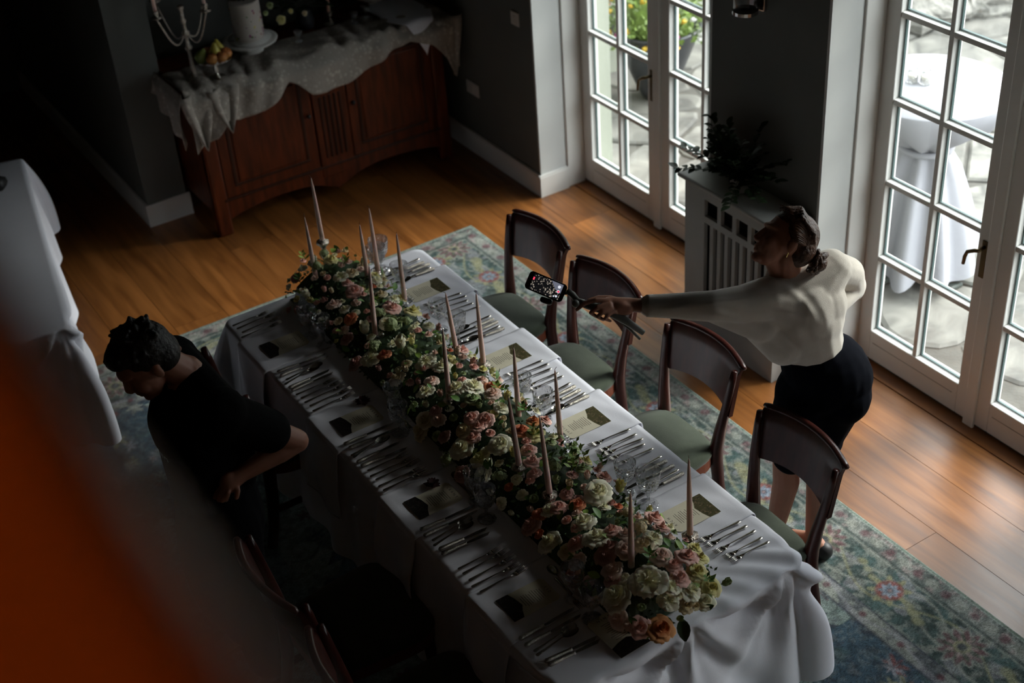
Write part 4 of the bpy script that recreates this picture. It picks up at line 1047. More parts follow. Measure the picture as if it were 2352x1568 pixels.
HERO = '''703 675 bud white 34;696 600 small pink 20;752 639 small pink 24;782 635 mum white 30;799 602 small blush 26;784 610 small blush 22;812 668 rose pink 36;834 677 small pink 22;762 668 bud cream 18;804 731 rose coral 30;767 698 rose blush 30;745 690 small dusk 24;902 707 rose pink 36;947 715 rose yellow 36;898 748 cluster green 42;920 788 bud white 42;837 755 bud white 40;883 814 rose coral 28;849 824 mum white 32;978 830 mum white 36;1016 841 rose white 40;958 856 small pink 17;975 848 small pink 22;991 874 rose blush 28;1034 806 small coral 18;1063 821 small blush 24;1054 841 small pink 22;1088 844 small pink 24;912 869 rose cream 34;932 848 bud cream 22;816 834 rose dusk 34;796 778 rose dusk 28;703 735 rose dusk 28;683 712 small dusk 24;665 712 small dusk 22;720 715 small coral 20;728 612 cluster green 32;745 585 cluster green 24;760 595 rose yellow 28;808 625 rose cream 26;858 660 small coral 20;875 675 rose cream 26;890 660 small blush 22;870 720 cluster green 28;1087 887 mum white 38;1131 887 rose coral 30;1132 903 rose blush 32;1164 910 bud yellow 26;1086 915 rose green 30;1048 892 rose white 40;1083 959 rose pink 30;1115 964 rose pink 30;1099 978 rose pink 28;1087 1004 rose pink 28;1126 996 small pink 24;1060 1029 rose white 44;1064 988 rose cream 30;1148 1020 rose white 42;1197 988 rose coral 32;1226 966 rose orange 28;1226 997 rose yellow 38;1209 1015 small pink 26;1213 1033 rose pink 28;1221 1060 rose pink 28;1226 1087 rose pink 26;1218 1105 small pink 24;1288 1023 small pink 18;1102 1053 rose yellow 34;1277 1103 bud green 26;1309 1112 bud cream 24;1349 1093 bud blush 22;1374 1130 rose white 48;1424 1119 bud yellow 32;1376 1074 bud blush 20;1001 942 rose dusk 26;1006 964 rose blush 28;976 964 rose cream 34;965 988 rose cream 40;1060 1087 rose dusk 30;977 899 mum white 32;1108 1090 mum white 30;1020 1002 rose dusk 26;1388 1165 rose white 22;1420 1165 small coral 22;1424 1179 small pink 20;1327 1157 rose coral 26;1284 1165 rose pink 30;1341 1198 rose white 40;1370 1234 rose white 44;1404 1218 rose pink 30;1323 1216 small pink 26;1323 1246 rose pink 30;1219 1206 rose pink 38;1240 1228 small coral 26;1260 1244 rose white 40;1284 1242 bud white 24;1301 1267 rose cream 28;1325 1289 rose blush 30;1388 1277 rose dusk 32;1400 1253 rose dusk 28;1437 1261 rose blush 34;1437 1226 rose blush 30;1477 1250 rose cream 34;1499 1238 mum white 32;1473 1214 cluster cream 32;1504 1188 rose pink 32;1520 1212 rose pink 28;1520 1277 rose blush 36;1579 1277 rose pink 36;1609 1281 rose yellow 28;1548 1297 rose pink 28;1560 1326 rose pink 32;1601 1313 rose yellow 34;1633 1348 rose yellow 34;1487 1334 mum white 52;1416 1368 rose white 52;1406 1309 rose blush 34;1405 1333 rose dusk 28;1315 1322 rose coral 30;1540 1345 mum white 30;1534 1378 mum white 30;1556 1366 small white 24;1587 1356 mum white 32;1619 1380 rose white 32;1577 1389 rose cream 28;1596 1392 small cream 22;1420 1421 rose blush 36;1469 1441 rose pink 34;1446 1434 small blush 28;1518 1443 rose orange 42;1560 1420 bud green 18;1150 935 mum white 26;1180 1040 bud yellow 28;1030 1055 cluster green 30;1100 930 bud green 24;1270 1070 cluster green 30;1310 1060 cluster green 30;1340 1075 rose green 28;860 800 cluster green 34;940 810 cluster green 30;1000 812 small blush 22;985 770 small blush 26;960 760 small pink 24;1010 780 cluster green 28;935 740 cluster green 26;1440 1180 cluster cream 24;1465 1190 small blush 26;1240 1180 rose coral 26;1260 1170 rose white 28;1170 1120 small coral 24;1150 1095 cluster green 28'''
for h in HERO.split(';'):
    a = h.split(); r = int(a[4])*.00126; p = on_mound(int(a[0]), int(a[1]), r*.35); put_flower(p, a[2], a[3], r)
# filler blooms where the heroes leave gaps
cols = ['blush', 'pink', 'white', 'cream', 'dusk', 'yellow', 'white', 'green']
k = 0; tries = 0
while k < 170 and tries < 9000:
    tries += 1; y = rf.uniform(2.68, 5.42); x = GX+rf.uniform(-1, 1)*GW*.93; r = rf.uniform(.020, .033)
    if any((x-a)**2+(y-b_)**2 < ((r+c_)*.62)**2 for a, b_, c_ in occ): continue
    put_flower(Vector((x, y, mound_h(x, y))), rf.choice(('small', 'rose', 'bud', 'mum', 'small')), rf.choice(cols), r); k += 1
# leaves
lf = MB(); lf.grid(3, 6, lambda u, v: ((u-.5)*.62*math.sin(PI*(v*.94+.03))**.8, v, .10*abs(u-.5)*2*math.sin(PI*v)-.18*v*v))
LEAF = {}
for nm in ('leaf_green', 'leaf_light', 'leaf_dark'):
    me = lf.mesh('leaf', True); me.materials.append(MATS[nm]); LEAF[nm] = me
for k in range(170):
    y = rf.uniform(2.64, 5.46); x = GX+rf.uniform(-1, 1)*GW*.98; n = mnormal(x, y); t = Vector((rf.uniform(-1, 1), rf.uniform(-1, 1), rf.uniform(-.1, .9))).normalized()
    o = obj('leaf', LEAF[rf.choice(('leaf_green', 'leaf_light', 'leaf_green'))], fc, Vector((x, y, mound_h(x, y)+.004))-FL0, None, rf.uniform(.026, .046))
    z_ = (n-t*n.dot(t)).normalized(); x_ = t.cross(z_); o.rotation_euler = Matrix((x_, t, z_)).transposed().to_euler()
o = obj('leaf', LEAF['leaf_dark'], fc, on_mound(1566, 1425)-FL0+Vector((0, 0, .01)), (-.5, .1, 2.6), .075)
b = MB(); q = random.Random(4)
for k in range(4200):
    y = q.uniform(2.70, 5.40); x = GX+q.uniform(-1, 1)*GW*.90; h_ = mound_h(x, y); z = lerp(TZ+.005, h_, q.random()**.35)-.020; s_ = q.uniform(.008, .018)
    u = Vector((q.gauss(0, 1), q.gauss(0, 1), q.gauss(.2, .8))).normalized(); v = u.orthogonal().normalized(); p = Vector((x, y, z))-FL0
    b.add([p, p+u*s_*.6+v*s_*.35, p+u*s_*1.4, p+u*s_*.6-v*s_*.35], [(0, 1, 2, 3)])
o = b.build('foliage', 'leaf_mid', fc); tag(o, kind='stuff')
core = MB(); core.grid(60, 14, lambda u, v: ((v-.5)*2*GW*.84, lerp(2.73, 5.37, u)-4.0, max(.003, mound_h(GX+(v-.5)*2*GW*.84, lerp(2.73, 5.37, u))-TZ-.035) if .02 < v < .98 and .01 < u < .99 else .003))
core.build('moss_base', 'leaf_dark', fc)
# upright green sprigs and light sprays
def sprig(px_, py_, h, m, n=9):
    p = on_mound(px_, py_)-FL0; b = MB(); q = random.Random(px_)
    top = p+Vector((q.uniform(-.03, .03), q.uniform(-.03, .03), h)); b.tube([p, (p+top)/2+Vector((.006, 0, 0)), top], [.0016, .0013, .0008], 5)
    for k in range(n):
        c = p.lerp(top, .25+.75*k/n); a = k*2.4; u = Vector((math.cos(a), math.sin(a), .6)).normalized(); v = u.cross(Vector((0, 0, 1))).normalized(); s_ = .016*(1.2-.5*k/n)
        b.add([c, c+u*s_+v*s_*.5, c+u*s_*2, c+u*s_-v*s_*.5], [(0, 1, 2, 3)])
    b.build('sprig', m, fc)
for (a_, b_, h, m) in ((703, 600, .07, 'leaf_light'), (786, 610, .06, 'leaf_light'), (690, 650, .05, 'leaf_green'), (1290, 1080, .10, 'leaf_green'), (1320, 1070, .11, 'leaf_green'), (1260, 1060, .08, 'leaf_green'), (1345, 1060, .10, 'leaf_light'), (1380, 1080, .07, 'leaf_green'), (1310, 1090, .09, 'leaf_light'), (1230, 1010, .05, 'leaf_green'), (1210, 950, .06, 'leaf_green'), (1630, 1340, .06, 'leaf_green'), (1500, 1290, .05, 'leaf_green'), (1150, 900, .05, 'leaf_light'), (870, 700, .05, 'leaf_light')): sprig(a_, b_, h, m)

# ---------------------------------------------------------------- people
mat('skin_light', (0.40, 0.19, 0.125), 0.5, sss=0.12, var=0.06, vscale=12)
mat('skin_tan', (0.33, 0.145, 0.09), 0.5, sss=0.12, var=0.06, vscale=12)
mat('hair_brown', (0.085, 0.038, 0.020), 0.42, var=0.5, vscale=30, stretch=(1, 1, 1), bump=0.9, bscale=70)
mat('hair_strand', (0.11, 0.052, 0.027), 0.35, var=0.45, vscale=60)
mat('hair_black', (0.010, 0.008, 0.007), 0.5, var=0.4, vscale=30, bump=0.8, bscale=70)
mat('sweater_knit', (0.62, 0.57, 0.50), 0.9, sheen=0.4, var=0.04, vscale=20, bump=0.25, bscale=500)
mat('skirt_navy', (0.0028, 0.0035, 0.0065), 0.9, spec=.06, sheen=0.0, var=0.1, vscale=20, bump=0.1, bscale=300)
mat('tshirt_black', (0.0035, 0.0035, 0.0038), 0.9, spec=.1, var=0.2, vscale=12, bump=0.15, bscale=200)
mat('apron_black', (0.003, 0.003, 0.0035), 0.95, spec=.08, var=0.2, vscale=12)
mat('towel_cloth', (0.42, 0.38, 0.28), 0.9, var=0.15, vscale=40)
mat('print_grey', (0.30, 0.30, 0.28), 0.8)
mat('eye_white', (0.45, 0.42, 0.40), 0.25); mat('eye_dark', (0.02, 0.012, 0.008), 0.2); mat('lip', (0.26, 0.07, 0.06), 0.4); mat('brow_hair', (0.03, 0.014, 0.008), 0.7)
mat('gold', (0.6, 0.4, 0.15), 0.25, metal=1.0)
mat('phone_black', (0.006, 0.006, 0.007), 0.15); mat('gimbal_grey', (0.13, 0.135, 0.12), 0.45, var=0.05)
def blob(name, prims, m, parent, voxel=.006, it=6, fac=.5, creases=()):
    """one continuous skin grown round overlapping limbs and masses"""
    b = MB()
    for p in prims:
        if p[0] == 'c': b.capsule(p[1], p[2], p[3], p[4], 14)
        else: b.ball(p[1], p[2], 16, 12, p[3] if len(p) > 3 else None)
    me = b.mesh('tmp'); o = bpy.data.objects.new('tmp', me); C.objects.link(o)
    k = o.modifiers.new('r', 'REMESH'); k.mode = 'VOXEL'; k.voxel_size = voxel; k.use_smooth_shade = True
    s = o.modifiers.new('s', 'SMOOTH'); s.factor = fac; s.iterations = it
    dg = bpy.context.evaluated_depsgraph_get(); dg.update(); me2 = bpy.data.meshes.new_from_object(o.evaluated_get(dg)); bpy.data.objects.remove(o)
    if creases:                                   # raised folds with a hollow beside them
        n = len(me2.vertices); co = np.empty(n*3); me2.vertices.foreach_get('co', co); co = co.reshape(-1, 3); no = np.array([v.normal[:] for v in me2.vertices])
        for (a, b_, wd, am) in creases:
            a = np.array(a); b_ = np.array(b_); ab = b_-a; tt = np.clip(((co-a)@ab)/(ab@ab), -.15, 1.15); near = a+tt[:, None]*ab; df = co-near; ds = np.linalg.norm(df, axis=1)
            sd = np.cross(ab/np.linalg.norm(ab), np.array(CF)); s_ = df@sd; e_ = np.exp(-((ds/(wd*2.2))**2)*.4)*np.clip(1.2-np.abs(tt-.5)*1.6, 0, 1)
            co = co+no*(am*(np.exp(-(s_/wd)**2)-.8*np.exp(-((s_-1.7*wd)/wd)**2))*e_*(ds < wd*5))[:, None]
        me2.vertices.foreach_set('co', co.ravel()); me2.update()
    me2.polygons.foreach_set('use_smooth', [True]*len(me2.polygons)); me2.materials.clear(); me2.materials.append(MATS[m])
    r = bpy.data.objects.new(name, me2); C.objects.link(r); r.parent = parent; r.matrix_parent_inverse = parent.matrix_basis.inverted(); return r
def basis(f, u):
    f = f.normalized(); s = u.cross(f).normalized(); u = f.cross(s).normalized(); return Matrix((f, s, u)).transposed()
def head_prims(c, B, k=1.0, male=False):
    P = lambda x, y, z: Vector(c)+B @ Vector((x, y, z))*k
    S = lambda *r: tuple(v*k for v in r)
    pr = [('e', P(-.012, 0, .028), S(.096, .076, .090), B), ('e', P(.040, 0, -.030), S(.058, .060, .072), B), ('e', P(.050, 0, -.075), S(.040, .043, .034), B), ('e', P(.076, 0, -.090), S(.020, .022, .018), B),
          ('c', P(.090, 0, .012), P(.106, 0, -.022), .0085*k, .0120*k), ('e', P(.100, 0, -.030), S(.013, .018, .009), B), ('e', P(.064, 0, .034), S(.034, .056, .016), B),
          ('e', P(.090, 0, -.052), S(.012, .022, .0075), B), ('e', P(.087, 0, -.066), S(.012, .020, .0075), B)]
    for s in (-1, 1):
        pr += [('e', P(.058, s*.038, -.026), S(.028, .024, .030), B), ('e', P(-.008, s*.076, -.008), S(.016, .008, .028), B), ('e', P(-.014, s*.081, .008), S(.014, .006, .014), B)]
    return pr, P
def face_parts(P, B, parent, k=1.0, sides=(-1, 1)):
    for s in sides:
        e = MB().ball(P(.0845, s*.031, .008), (.010*k, .0125*k, .008*k), 10, 8, B).build('eye', 'eye_white', parent, smooth=True)
        i = MB().ball(P(.0915, s*.031, .008), (.0045*k, .0055*k, .0058*k), 8, 6, B).build('iris', 'eye_dark', e, smooth=True)
        MB().tube([P(.088, s*.018, .010), P(.0945, s*.031, .0145), P(.084, s*.045, .008)], [.0012*k, .0022*k, .0012*k], 5).build('eyelid', 'brow_hair', parent, smooth=True)
        MB().tube([P(.094, s*.012, .030), P(.093, s*.032, .037), P(.080, s*.052, .030)], [.003*k, .0035*k, .0015*k], 6).build('eyebrow', 'brow_hair', parent, smooth=True)
    MB().tube([P(.080, -.030, -.050), P(.096, -.014, -.059), P(.1025, 0, -.061), P(.096, .014, -.059), P(.080, .030, -.050)], [.0015*k, .004*k, .005*k, .004*k, .0015*k], 6).build('mouth', 'lip', parent, smooth=True)
def finger(pts, r): 
    return [('c', pts[i], pts[i+1], r*(1-.12*i), r*(1-.12*(i+1))) for i in range(len(pts)-1)]

def woman():
    r = empty('person', (3.26, 3.28, .012)); tag(r, 'woman in cream sweater and navy skirt leaning over the table with a phone', 'person')
    A = lambda x, y, X: at(x, y, X=X)
    D = lambda x, y, d: at(x, y, depth=d)
    hc = A(1803, 556, 3.16); dH = 5.25
    t = math.radians(22); f = (-CR*math.cos(t)+CU*math.sin(t)-CF*.12); u = (CR*math.sin(t)+CU*math.cos(t)-CF*.10)
    B = basis(f, u); pr, P = head_prims(hc, B, 1.0)
    neckb = A(1806, 640, 3.20)
    pr += [('c', P(-.028, 0, -.045), neckb, .050, .060), ('c', P(.02, 0, -.07), neckb, .035, .055)]
    shL, elL, wrL = A(1768, 686, 3.09), D(1640, 703, 5.26), D(1476, 702, 5.30)
    hand = D(1420, 702, 5.31)
    # torso core hidden under clothes
    chest, waist, pel = A(1838, 705, 3.22), A(1862, 790, 3.27), A(1890, 868, 3.31)
    pr += [('c', neckb, chest, .06, .11), ('c', chest, waist, .11, .10), ('c', waist, pel, .10, .13), ('c', shL, elL, .048, .040), ('c', elL, wrL, .040, .0285), ('c', chest, shL, .08, .05)]
    # forearm, palm, fingers round the handle
    pr += [('c', wrL, D(1448, 700, 5.31), .027, .027), ('e', D(1424, 703, 5.31), (.050, .030, .040), basis(D(1390, 698, 5.31)-wrL, -CF)), ('c', D(1448, 700, 5.31), D(1398, 694, 5.30), .028, .022), ('c', D(1440, 708, 5.30), D(1402, 711, 5.30), .026, .020)]
    F = .0112
    pr += finger([D(1400, 690, 5.29), D(1368, 689, 5.275), D(1342, 697, 5.28), D(1325, 711, 5.29)], F)
    pr += finger([D(1400, 699, 5.275), D(1372, 706, 5.262), D(1357, 718, 5.275), D(1370, 727, 5.30)], F)
    pr += finger([D(1404, 707, 5.275), D(1384, 716, 5.262), D(1373, 727, 5.278), D(1386, 734, 5.30)], F*.96)
    pr += finger([D(1410, 714, 5.28), D(1396, 723, 5.268), D(1390, 732, 5.28), D(1402, 737, 5.30)], F*.86)
    pr += finger([D(1432, 694, 5.33), D(1402, 684, 5.345), D(1374, 683, 5.335), D(1352, 690, 5.32)], F*1.1)
    # right arm, hand at the front of the waist
    shR, elR = A(1908, 618, 3.36), A(1955, 655, 3.53); haR = A(1842, 742, 3.20)
    pr += [('c', chest, shR, .08, .05), ('c', shR, elR, .045, .038), ('c', elR, haR, .036, .026), ('e', haR, (.03, .03, .03))]
    for k in range(4): pr += finger([haR, haR+Vector((-.045, .012*k-.02, -.01)), haR+Vector((-.07, .012*k-.02, -.035))], F)
    pr += finger([haR, haR+Vector((-.02, -.03, .02)), haR+Vector((-.04, -.045, .015))], F)
    # legs and feet
    kL, kR = A(1803, 1035, 3.225), A(1872, 1025, 3.315); aL, aR = Vector((3.165, 3.325, .085)), Vector((3.305, 3.225, .085))
    for (k_, a_, s) in ((kL, aL, -1), (kR, aR, 1)):
        hip = pel+Vector((.05*s, -.03*s, -.06)); calf = k_.lerp(a_, .32)+Vector((.012, -.02, 0))
        pr += [('c', hip, k_, .088, .056), ('c', k_, calf, .052, .056), ('c', calf, a_, .056, .034), ('c', a_, a_+Vector((-.03, .13, -.05)), .034, .026), ('c', a_, a_+Vector((.02, -.045, -.045)), .034, .032)]
    body = blob('body', pr, 'skin_light', r, .0040, 3)
    def child(b, name, m, **k):
        o = b.build(name, m, **k); o.parent = r; o.matrix_parent_inverse = r.matrix_basis.inverted(); return o
    # the sweater
    el2 = elL.lerp(wrL, .35)
    sp = [('c', chest+CR*.005, waist, .138, .128), ('e', A(1848, 730, 3.25), (.155, .15, .15)), ('e', A(1878, 700, 3.29), (.115, .11, .13)), ('c', neckb+(chest-neckb)*.25, chest, .080, .13),
          ('c', shL, chest, .088, .13), ('c', shR, chest, .080, .125), ('c', shL, shR, .080, .078), ('c', shL, D(1700, 700, 5.30), .088, .072), ('c', D(1700, 700, 5.30), elL, .074, .060), ('c', elL, el2, .060, .054), ('c', el2, D(1492, 702, 5.30), .052, .043),
          ('c', D(1720, 735, 5.36), D(1800, 790, 5.44), .055, .085), ('c', D(1640, 722, 5.28), D(1750, 752, 5.36), .035, .06),
          ('c', shR, A(1945, 628, 3.47), .076, .068), ('c', A(1945, 628, 3.47), elR+Vector((.0, 0, -.01)), .068, .058), ('c', elR, A(1905, 705, 3.36), .060, .055), ('c', A(1905, 705, 3.36), haR+Vector((.05, .02, 0)), .055, .036)]
    # folds
    for (a, b_, ra) in (((1800, 628), (1868, 690), .020), ((1868, 690), (1895, 745), .018), ((1915, 598), (1932, 640), .016), ((1925, 600), (1945, 632), .016), ((1890, 605), (1915, 660), .017), ((1795, 780), (1850, 818), .022)):
        pass
    cr = [(D(*a, 5.20), D(*b_, 5.24), wd, am) for (a, b_, wd, am) in (((1786, 640), (1850, 690), .016, .012), ((1845, 685), (1885, 740), .016, .011), ((1905, 602), (1930, 660), .012, .011), ((1925, 600), (1948, 650), .012, .010), ((1885, 605), (1915, 668), .012, .010), ((1795, 795), (1855, 818), .014, .010), ((1770, 770), (1840, 800), .014, .008), ((1650, 720), (1730, 745), .014, .007), ((1600, 700), (1680, 690), .013, .005), ((1520, 712), (1580, 700), .010, .005), ((1890, 760), (1925, 700), .015, .006))]
    cr = [(a+(b_-a)*0+CF*.0, b_, wd, am) for a, b_, wd, am in cr]
    blob('sweater', sp, 'sweater_knit', r, .0062, 7, creases=[(tuple(a), tuple(b_), wd, am) for a, b_, wd, am in cr])
    nd = (P(-.02, 0, -.05)-neckb).normalized(); n1 = nd.orthogonal().normalized(); n2 = nd.cross(n1); nc = neckb+nd*.012
    child(MB().tube([nc+(n1*math.cos(2*PI*k/28)+n2*math.sin(2*PI*k/28))*.068 for k in range(29)], .011, 8, cap=False), 'collar', 'sweater_knit', smooth=True)
    # cuff
    child(MB().tube([D(1500, 702, 5.30), D(1484, 702, 5.30)], [.0425, .0405], 20, cap=False), 'cuff', 'sweater_knit', smooth=True, solid=.002)
    # the skirt
    kp = [('c', waist+Vector((0, 0, -.02)), pel, .128, .155), ('e', A(1897, 852, 3.33), (.168, .17, .165)), ('e', A(1922, 862, 3.37), (.135, .15, .15)), ('e', A(1928, 905, 3.36), (.125, .13, .13)),
          ('c', pel+Vector((-.05, .03, -.06)), A(1822, 1010, 3.235), .130, .088), ('c', pel+Vector((.05, -.03, -.06)), A(1886, 1000, 3.325), .132, .090), ('c', A(1855, 930, 3.28), A(1855, 1015, 3.28), .14, .095),
          ('c', A(1822, 1010, 3.235), A(1818, 1045, 3.235), .088, .082), ('c', A(1886, 1000, 3.325), A(1892, 1010, 3.325), .088, .080)]
    blob('skirt', kp, 'skirt_navy', r, .0075, 8)
    face_parts(P, B, r)
    # hair drawn back into a bun
    hp = [('e', P(-.030, 0, .038), (.088, .078, .086), B), ('e', P(-.060, 0, .000), (.062, .073, .074), B), ('e', P(.018, 0, .072), (.050, .062, .042), B)]
    for k in range(11):
        a = -1.25+2.5*k/10; y0 = math.sin(a)*.080; z0 = .062+math.cos(a)*.050
        q = [P(.058-.025*abs(a), y0*.86, z0), P(.0, y0*1.06, z0+.026), P(-.07, y0*.95, z0*.80), P(-.112, y0*.35, -.005)]
        for i in range(3): hp.append(('c', q[i], q[i+1], .007, .008))
    hair = blob('hair', hp, 'hair_brown', r, .0042, 3)
    st_ = MB(); qs = random.Random(6)
    for k in range(260):
        a = qs.uniform(-1.75, 1.75); y0 = math.sin(a)*.079; z0 = .046+math.cos(a)*.072; x0 = .068-.030*abs(a)+qs.uniform(-.012, .008)
        pts = []
        for j in range(10):
            s = j/9; x = lerp(x0, -.128, s); e = max(0, 1-((x+.024)/.118)**2)**.5; sp_ = (1-s**1.6*.86)
            yy = math.sin(a)*.097*(.35+.65*e)*sp_; zz = .030+math.cos(a)*.106*(.3+.7*e)*sp_-(.045*s**3)
            if j == 0: yy, zz = y0*.95, z0
            pts.append(P(x, yy+qs.uniform(-.002, .002), zz+qs.uniform(-.002, .002)))
        st_.tube(pts, [.0014]+[.0032]*8+[.002], 5)
    child(st_, 'hair_strands', 'hair_strand', smooth=True)
    bn = MB(); bc = P(-.146, 0, -.022)
    for k in range(9):
        a0 = k*.7; pts = []
        for j in range(15):
            a = a0+j*.42; rr = .038+.005*math.sin(j+k); tz = .026*math.sin(j*.5+k)
            pts.append(bc+B @ Vector((tz*.8, rr*math.cos(a), rr*math.sin(a))))
        bn.tube(pts, .0075, 6)
    bn.ball(bc, .036, 10, 8)
    child(bn, 'hair_bun', 'hair_brown', smooth=True)
    fw = MB(); q = random.Random(2)
    for k in range(34):
        a = q.uniform(-.9, .9); y0 = math.sin(a)*.07; x0 = q.uniform(-.08, .06); z0 = .118-.5*abs(x0+.02)*.35-.03*abs(a); d = Vector((q.uniform(-.4, .4), q.uniform(-.3, .3), 1))*q.uniform(.008, .020)
        p0 = P(x0, y0, z0-.006); fw.tube([p0, p0+B @ (d*.6), p0+B @ (d+Vector((-.008, 0, -.003)))], [.0007, .0005, .0003], 4)
    child(fw, 'flyaway_hair', 'hair_brown')
    child(MB().tube([P(-.004, -.083, -.034), P(-.004, -.084, -.052)], .0022, 6), 'earring', 'gold')
    child(MB().tube([P(-.004, .083, -.034), P(-.004, .084, -.052)], .0022, 6), 'earring', 'gold')
    for a_ in (aL, aR):
        child(MB().capsule(a_+Vector((.02, -.04, -.045)), a_+Vector((-.035, .15, -.055)), .044, .038), 'shoe', 'iron_black', smooth=True)
    return r
woman()

def gimbal():
    D = lambda x, y, d: at(x, y, depth=d)
    r = empty('phone_gimbal', D(1390, 712, 5.31)); tag(r, 'grey handheld phone gimbal with folded tripod legs in the outstretched hand', 'gimbal')
    def child(b, name, m, **k):
        o = b.build(name, m, **k); o.parent = r; o.matrix_parent_inverse = r.matrix_basis.inverted(); return o
    child(MB().tube([D(1330, 694, 5.30), D(1350, 700, 5.30), D(1400, 716, 5.30), D(1440, 738, 5.31), D(1478, 764, 5.33)], [.012, .0165, .0165, .015, .011], 12), 'handle', 'gimbal_grey', smooth=True)
    child(MB().tube([D(1405, 722, 5.32), D(1440, 748, 5.34), D(1470, 778, 5.36)], [.007, .0075, .006], 8), 'tripod_leg', 'gimbal_grey', smooth=True)
    child(MB().tube([D(1303, 668, 5.30), D(1315, 676, 5.31), D(1326, 690, 5.31), D(1340, 696, 5.30)], [.010, .012, .012, .014], 10), 'arm', 'gimbal_grey', smooth=True)
    child(MB().capsule(D(1322, 697, 5.29), D(1322, 697, 5.32), .015, .015), 'motor', 'gimbal_grey', smooth=True)
    child(MB().capsule(D(1247, 688, 5.31), D(1262, 693, 5.31), .012, .013), 'clamp_pad', 'phone_black', smooth=True)
    child(MB().tube([D(1268, 648, 5.315), D(1283, 675, 5.315), D(1305, 672, 5.315)], [.006, .007, .007], 8), 'clamp', 'phone_black', smooth=True)
    # the phone
    c = D(1254, 658, 5.30); ex = (CR*math.cos(math.radians(23))-CU*math.sin(math.radians(23))-CF*.10).normalized(); ez = (-CF-ex*(-CF).dot(ex)+CU*.0).normalized(); ey = ez.cross(ex)
    p = empty('smartphone'); p.matrix_world = Matrix.Translation(c) @ Matrix((ex, ey, ez)).transposed().to_4x4(); tag(p, 'black smartphone filming the flowers, held out over the table', 'phone')
    L, W_ = .151, .071; out = []
    for (sx, sy, a0) in ((1, -1, -PI/2), (1, 1, 0), (-1, 1, PI/2), (-1, -1, PI)):
        for k in range(6): a = a0+PI/2*k/5; out.append((sx*(L/2-.014)+.014*math.cos(a), sy*(W_/2-.014)+.014*math.sin(a)))
    MB().prism(out, 2, -.004, .004).build('case', 'phone_black', p, bevel=.0015)
    m = bpy.data.materials.new('screen_image'); m.use_nodes = True; n = m.node_tree; bs = n.nodes['Principled BSDF']; bs.inputs['Base Color'].default_value = (.01, .01, .01, 1); bs.inputs['Roughness'].default_value = .1
    tc = n.nodes.new('ShaderNodeTexCoord'); v = n.nodes.new('ShaderNodeTexVoronoi'); v.inputs['Scale'].default_value = 130; n.links.new(tc.outputs['Object'], v.inputs['Vector'])
    ns = n.nodes.new('ShaderNodeTexNoise'); ns.inputs['Scale'].default_value = 45; n.links.new(tc.outputs['Object'], ns.inputs['Vector'])
    ml = n.nodes.new('ShaderNodeMath'); ml.operation = 'SUBTRACT'; n.links.new(ns.outputs[0], ml.inputs[0]); n.links.new(v.outputs['Distance'], ml.inputs[1])
    rp_ = n.nodes.new('ShaderNodeValToRGB'); rp_.color_ramp.elements[0].position = .12; rp_.color_ramp.elements[0].color = (.006, .006, .007, 1); rp_.color_ramp.elements[1].position = .42; rp_.color_ramp.elements[1].color = (.42, .36, .30, 1)
    n.links.new(ml.outputs[0], rp_.inputs[0]); n.links.new(rp_.outputs[0], bs.inputs['Emission Color']); bs.inputs['Emission Strength'].default_value = .55; MATS['screen_image'] = m
    mat('screen_white', (.3, .3, .3), .2, emit=(.7, .72, .8, .6)); mat('screen_red', (.3, .02, .03), .2, emit=(.75, .05, .10, .8)); mat('screen_grey', (.1, .1, .12), .2, emit=(.16, .17, .22, .5))
    MB().box(-.056, .060, -.030, .030, .0041, .0044).build('screen', 'screen_image', p)
    MB().prism([(.012, .030), (.060, .030), (.060, -.004), (.036, .004)], 2, .0044, .0046).build('screen_bright_area', 'screen_grey', p)
    MB().box(-.056, -.050, .006, .017, .0045, .0048).build('record_badge', 'screen_red', p)
    for (x, y, rr, mm) in ((.050, .0, .0060, 'screen_white'), (.0505, .0, .0042, 'screen_red'), (.0475, .0175, .0058, 'screen_white'), (.049, -.019, .0042, 'screen_white'), (.040, -.022, .003, 'screen_white')):
        MB().lathe([(.0001, 0), (rr, 0), (rr, .0003 if mm == 'screen_white' else .0006), (.0001, .0003 if mm == 'screen_white' else .0006)], 16, M=Matrix.Translation((x, y, .0047))).build('screen_button', mm, p)
gimbal()

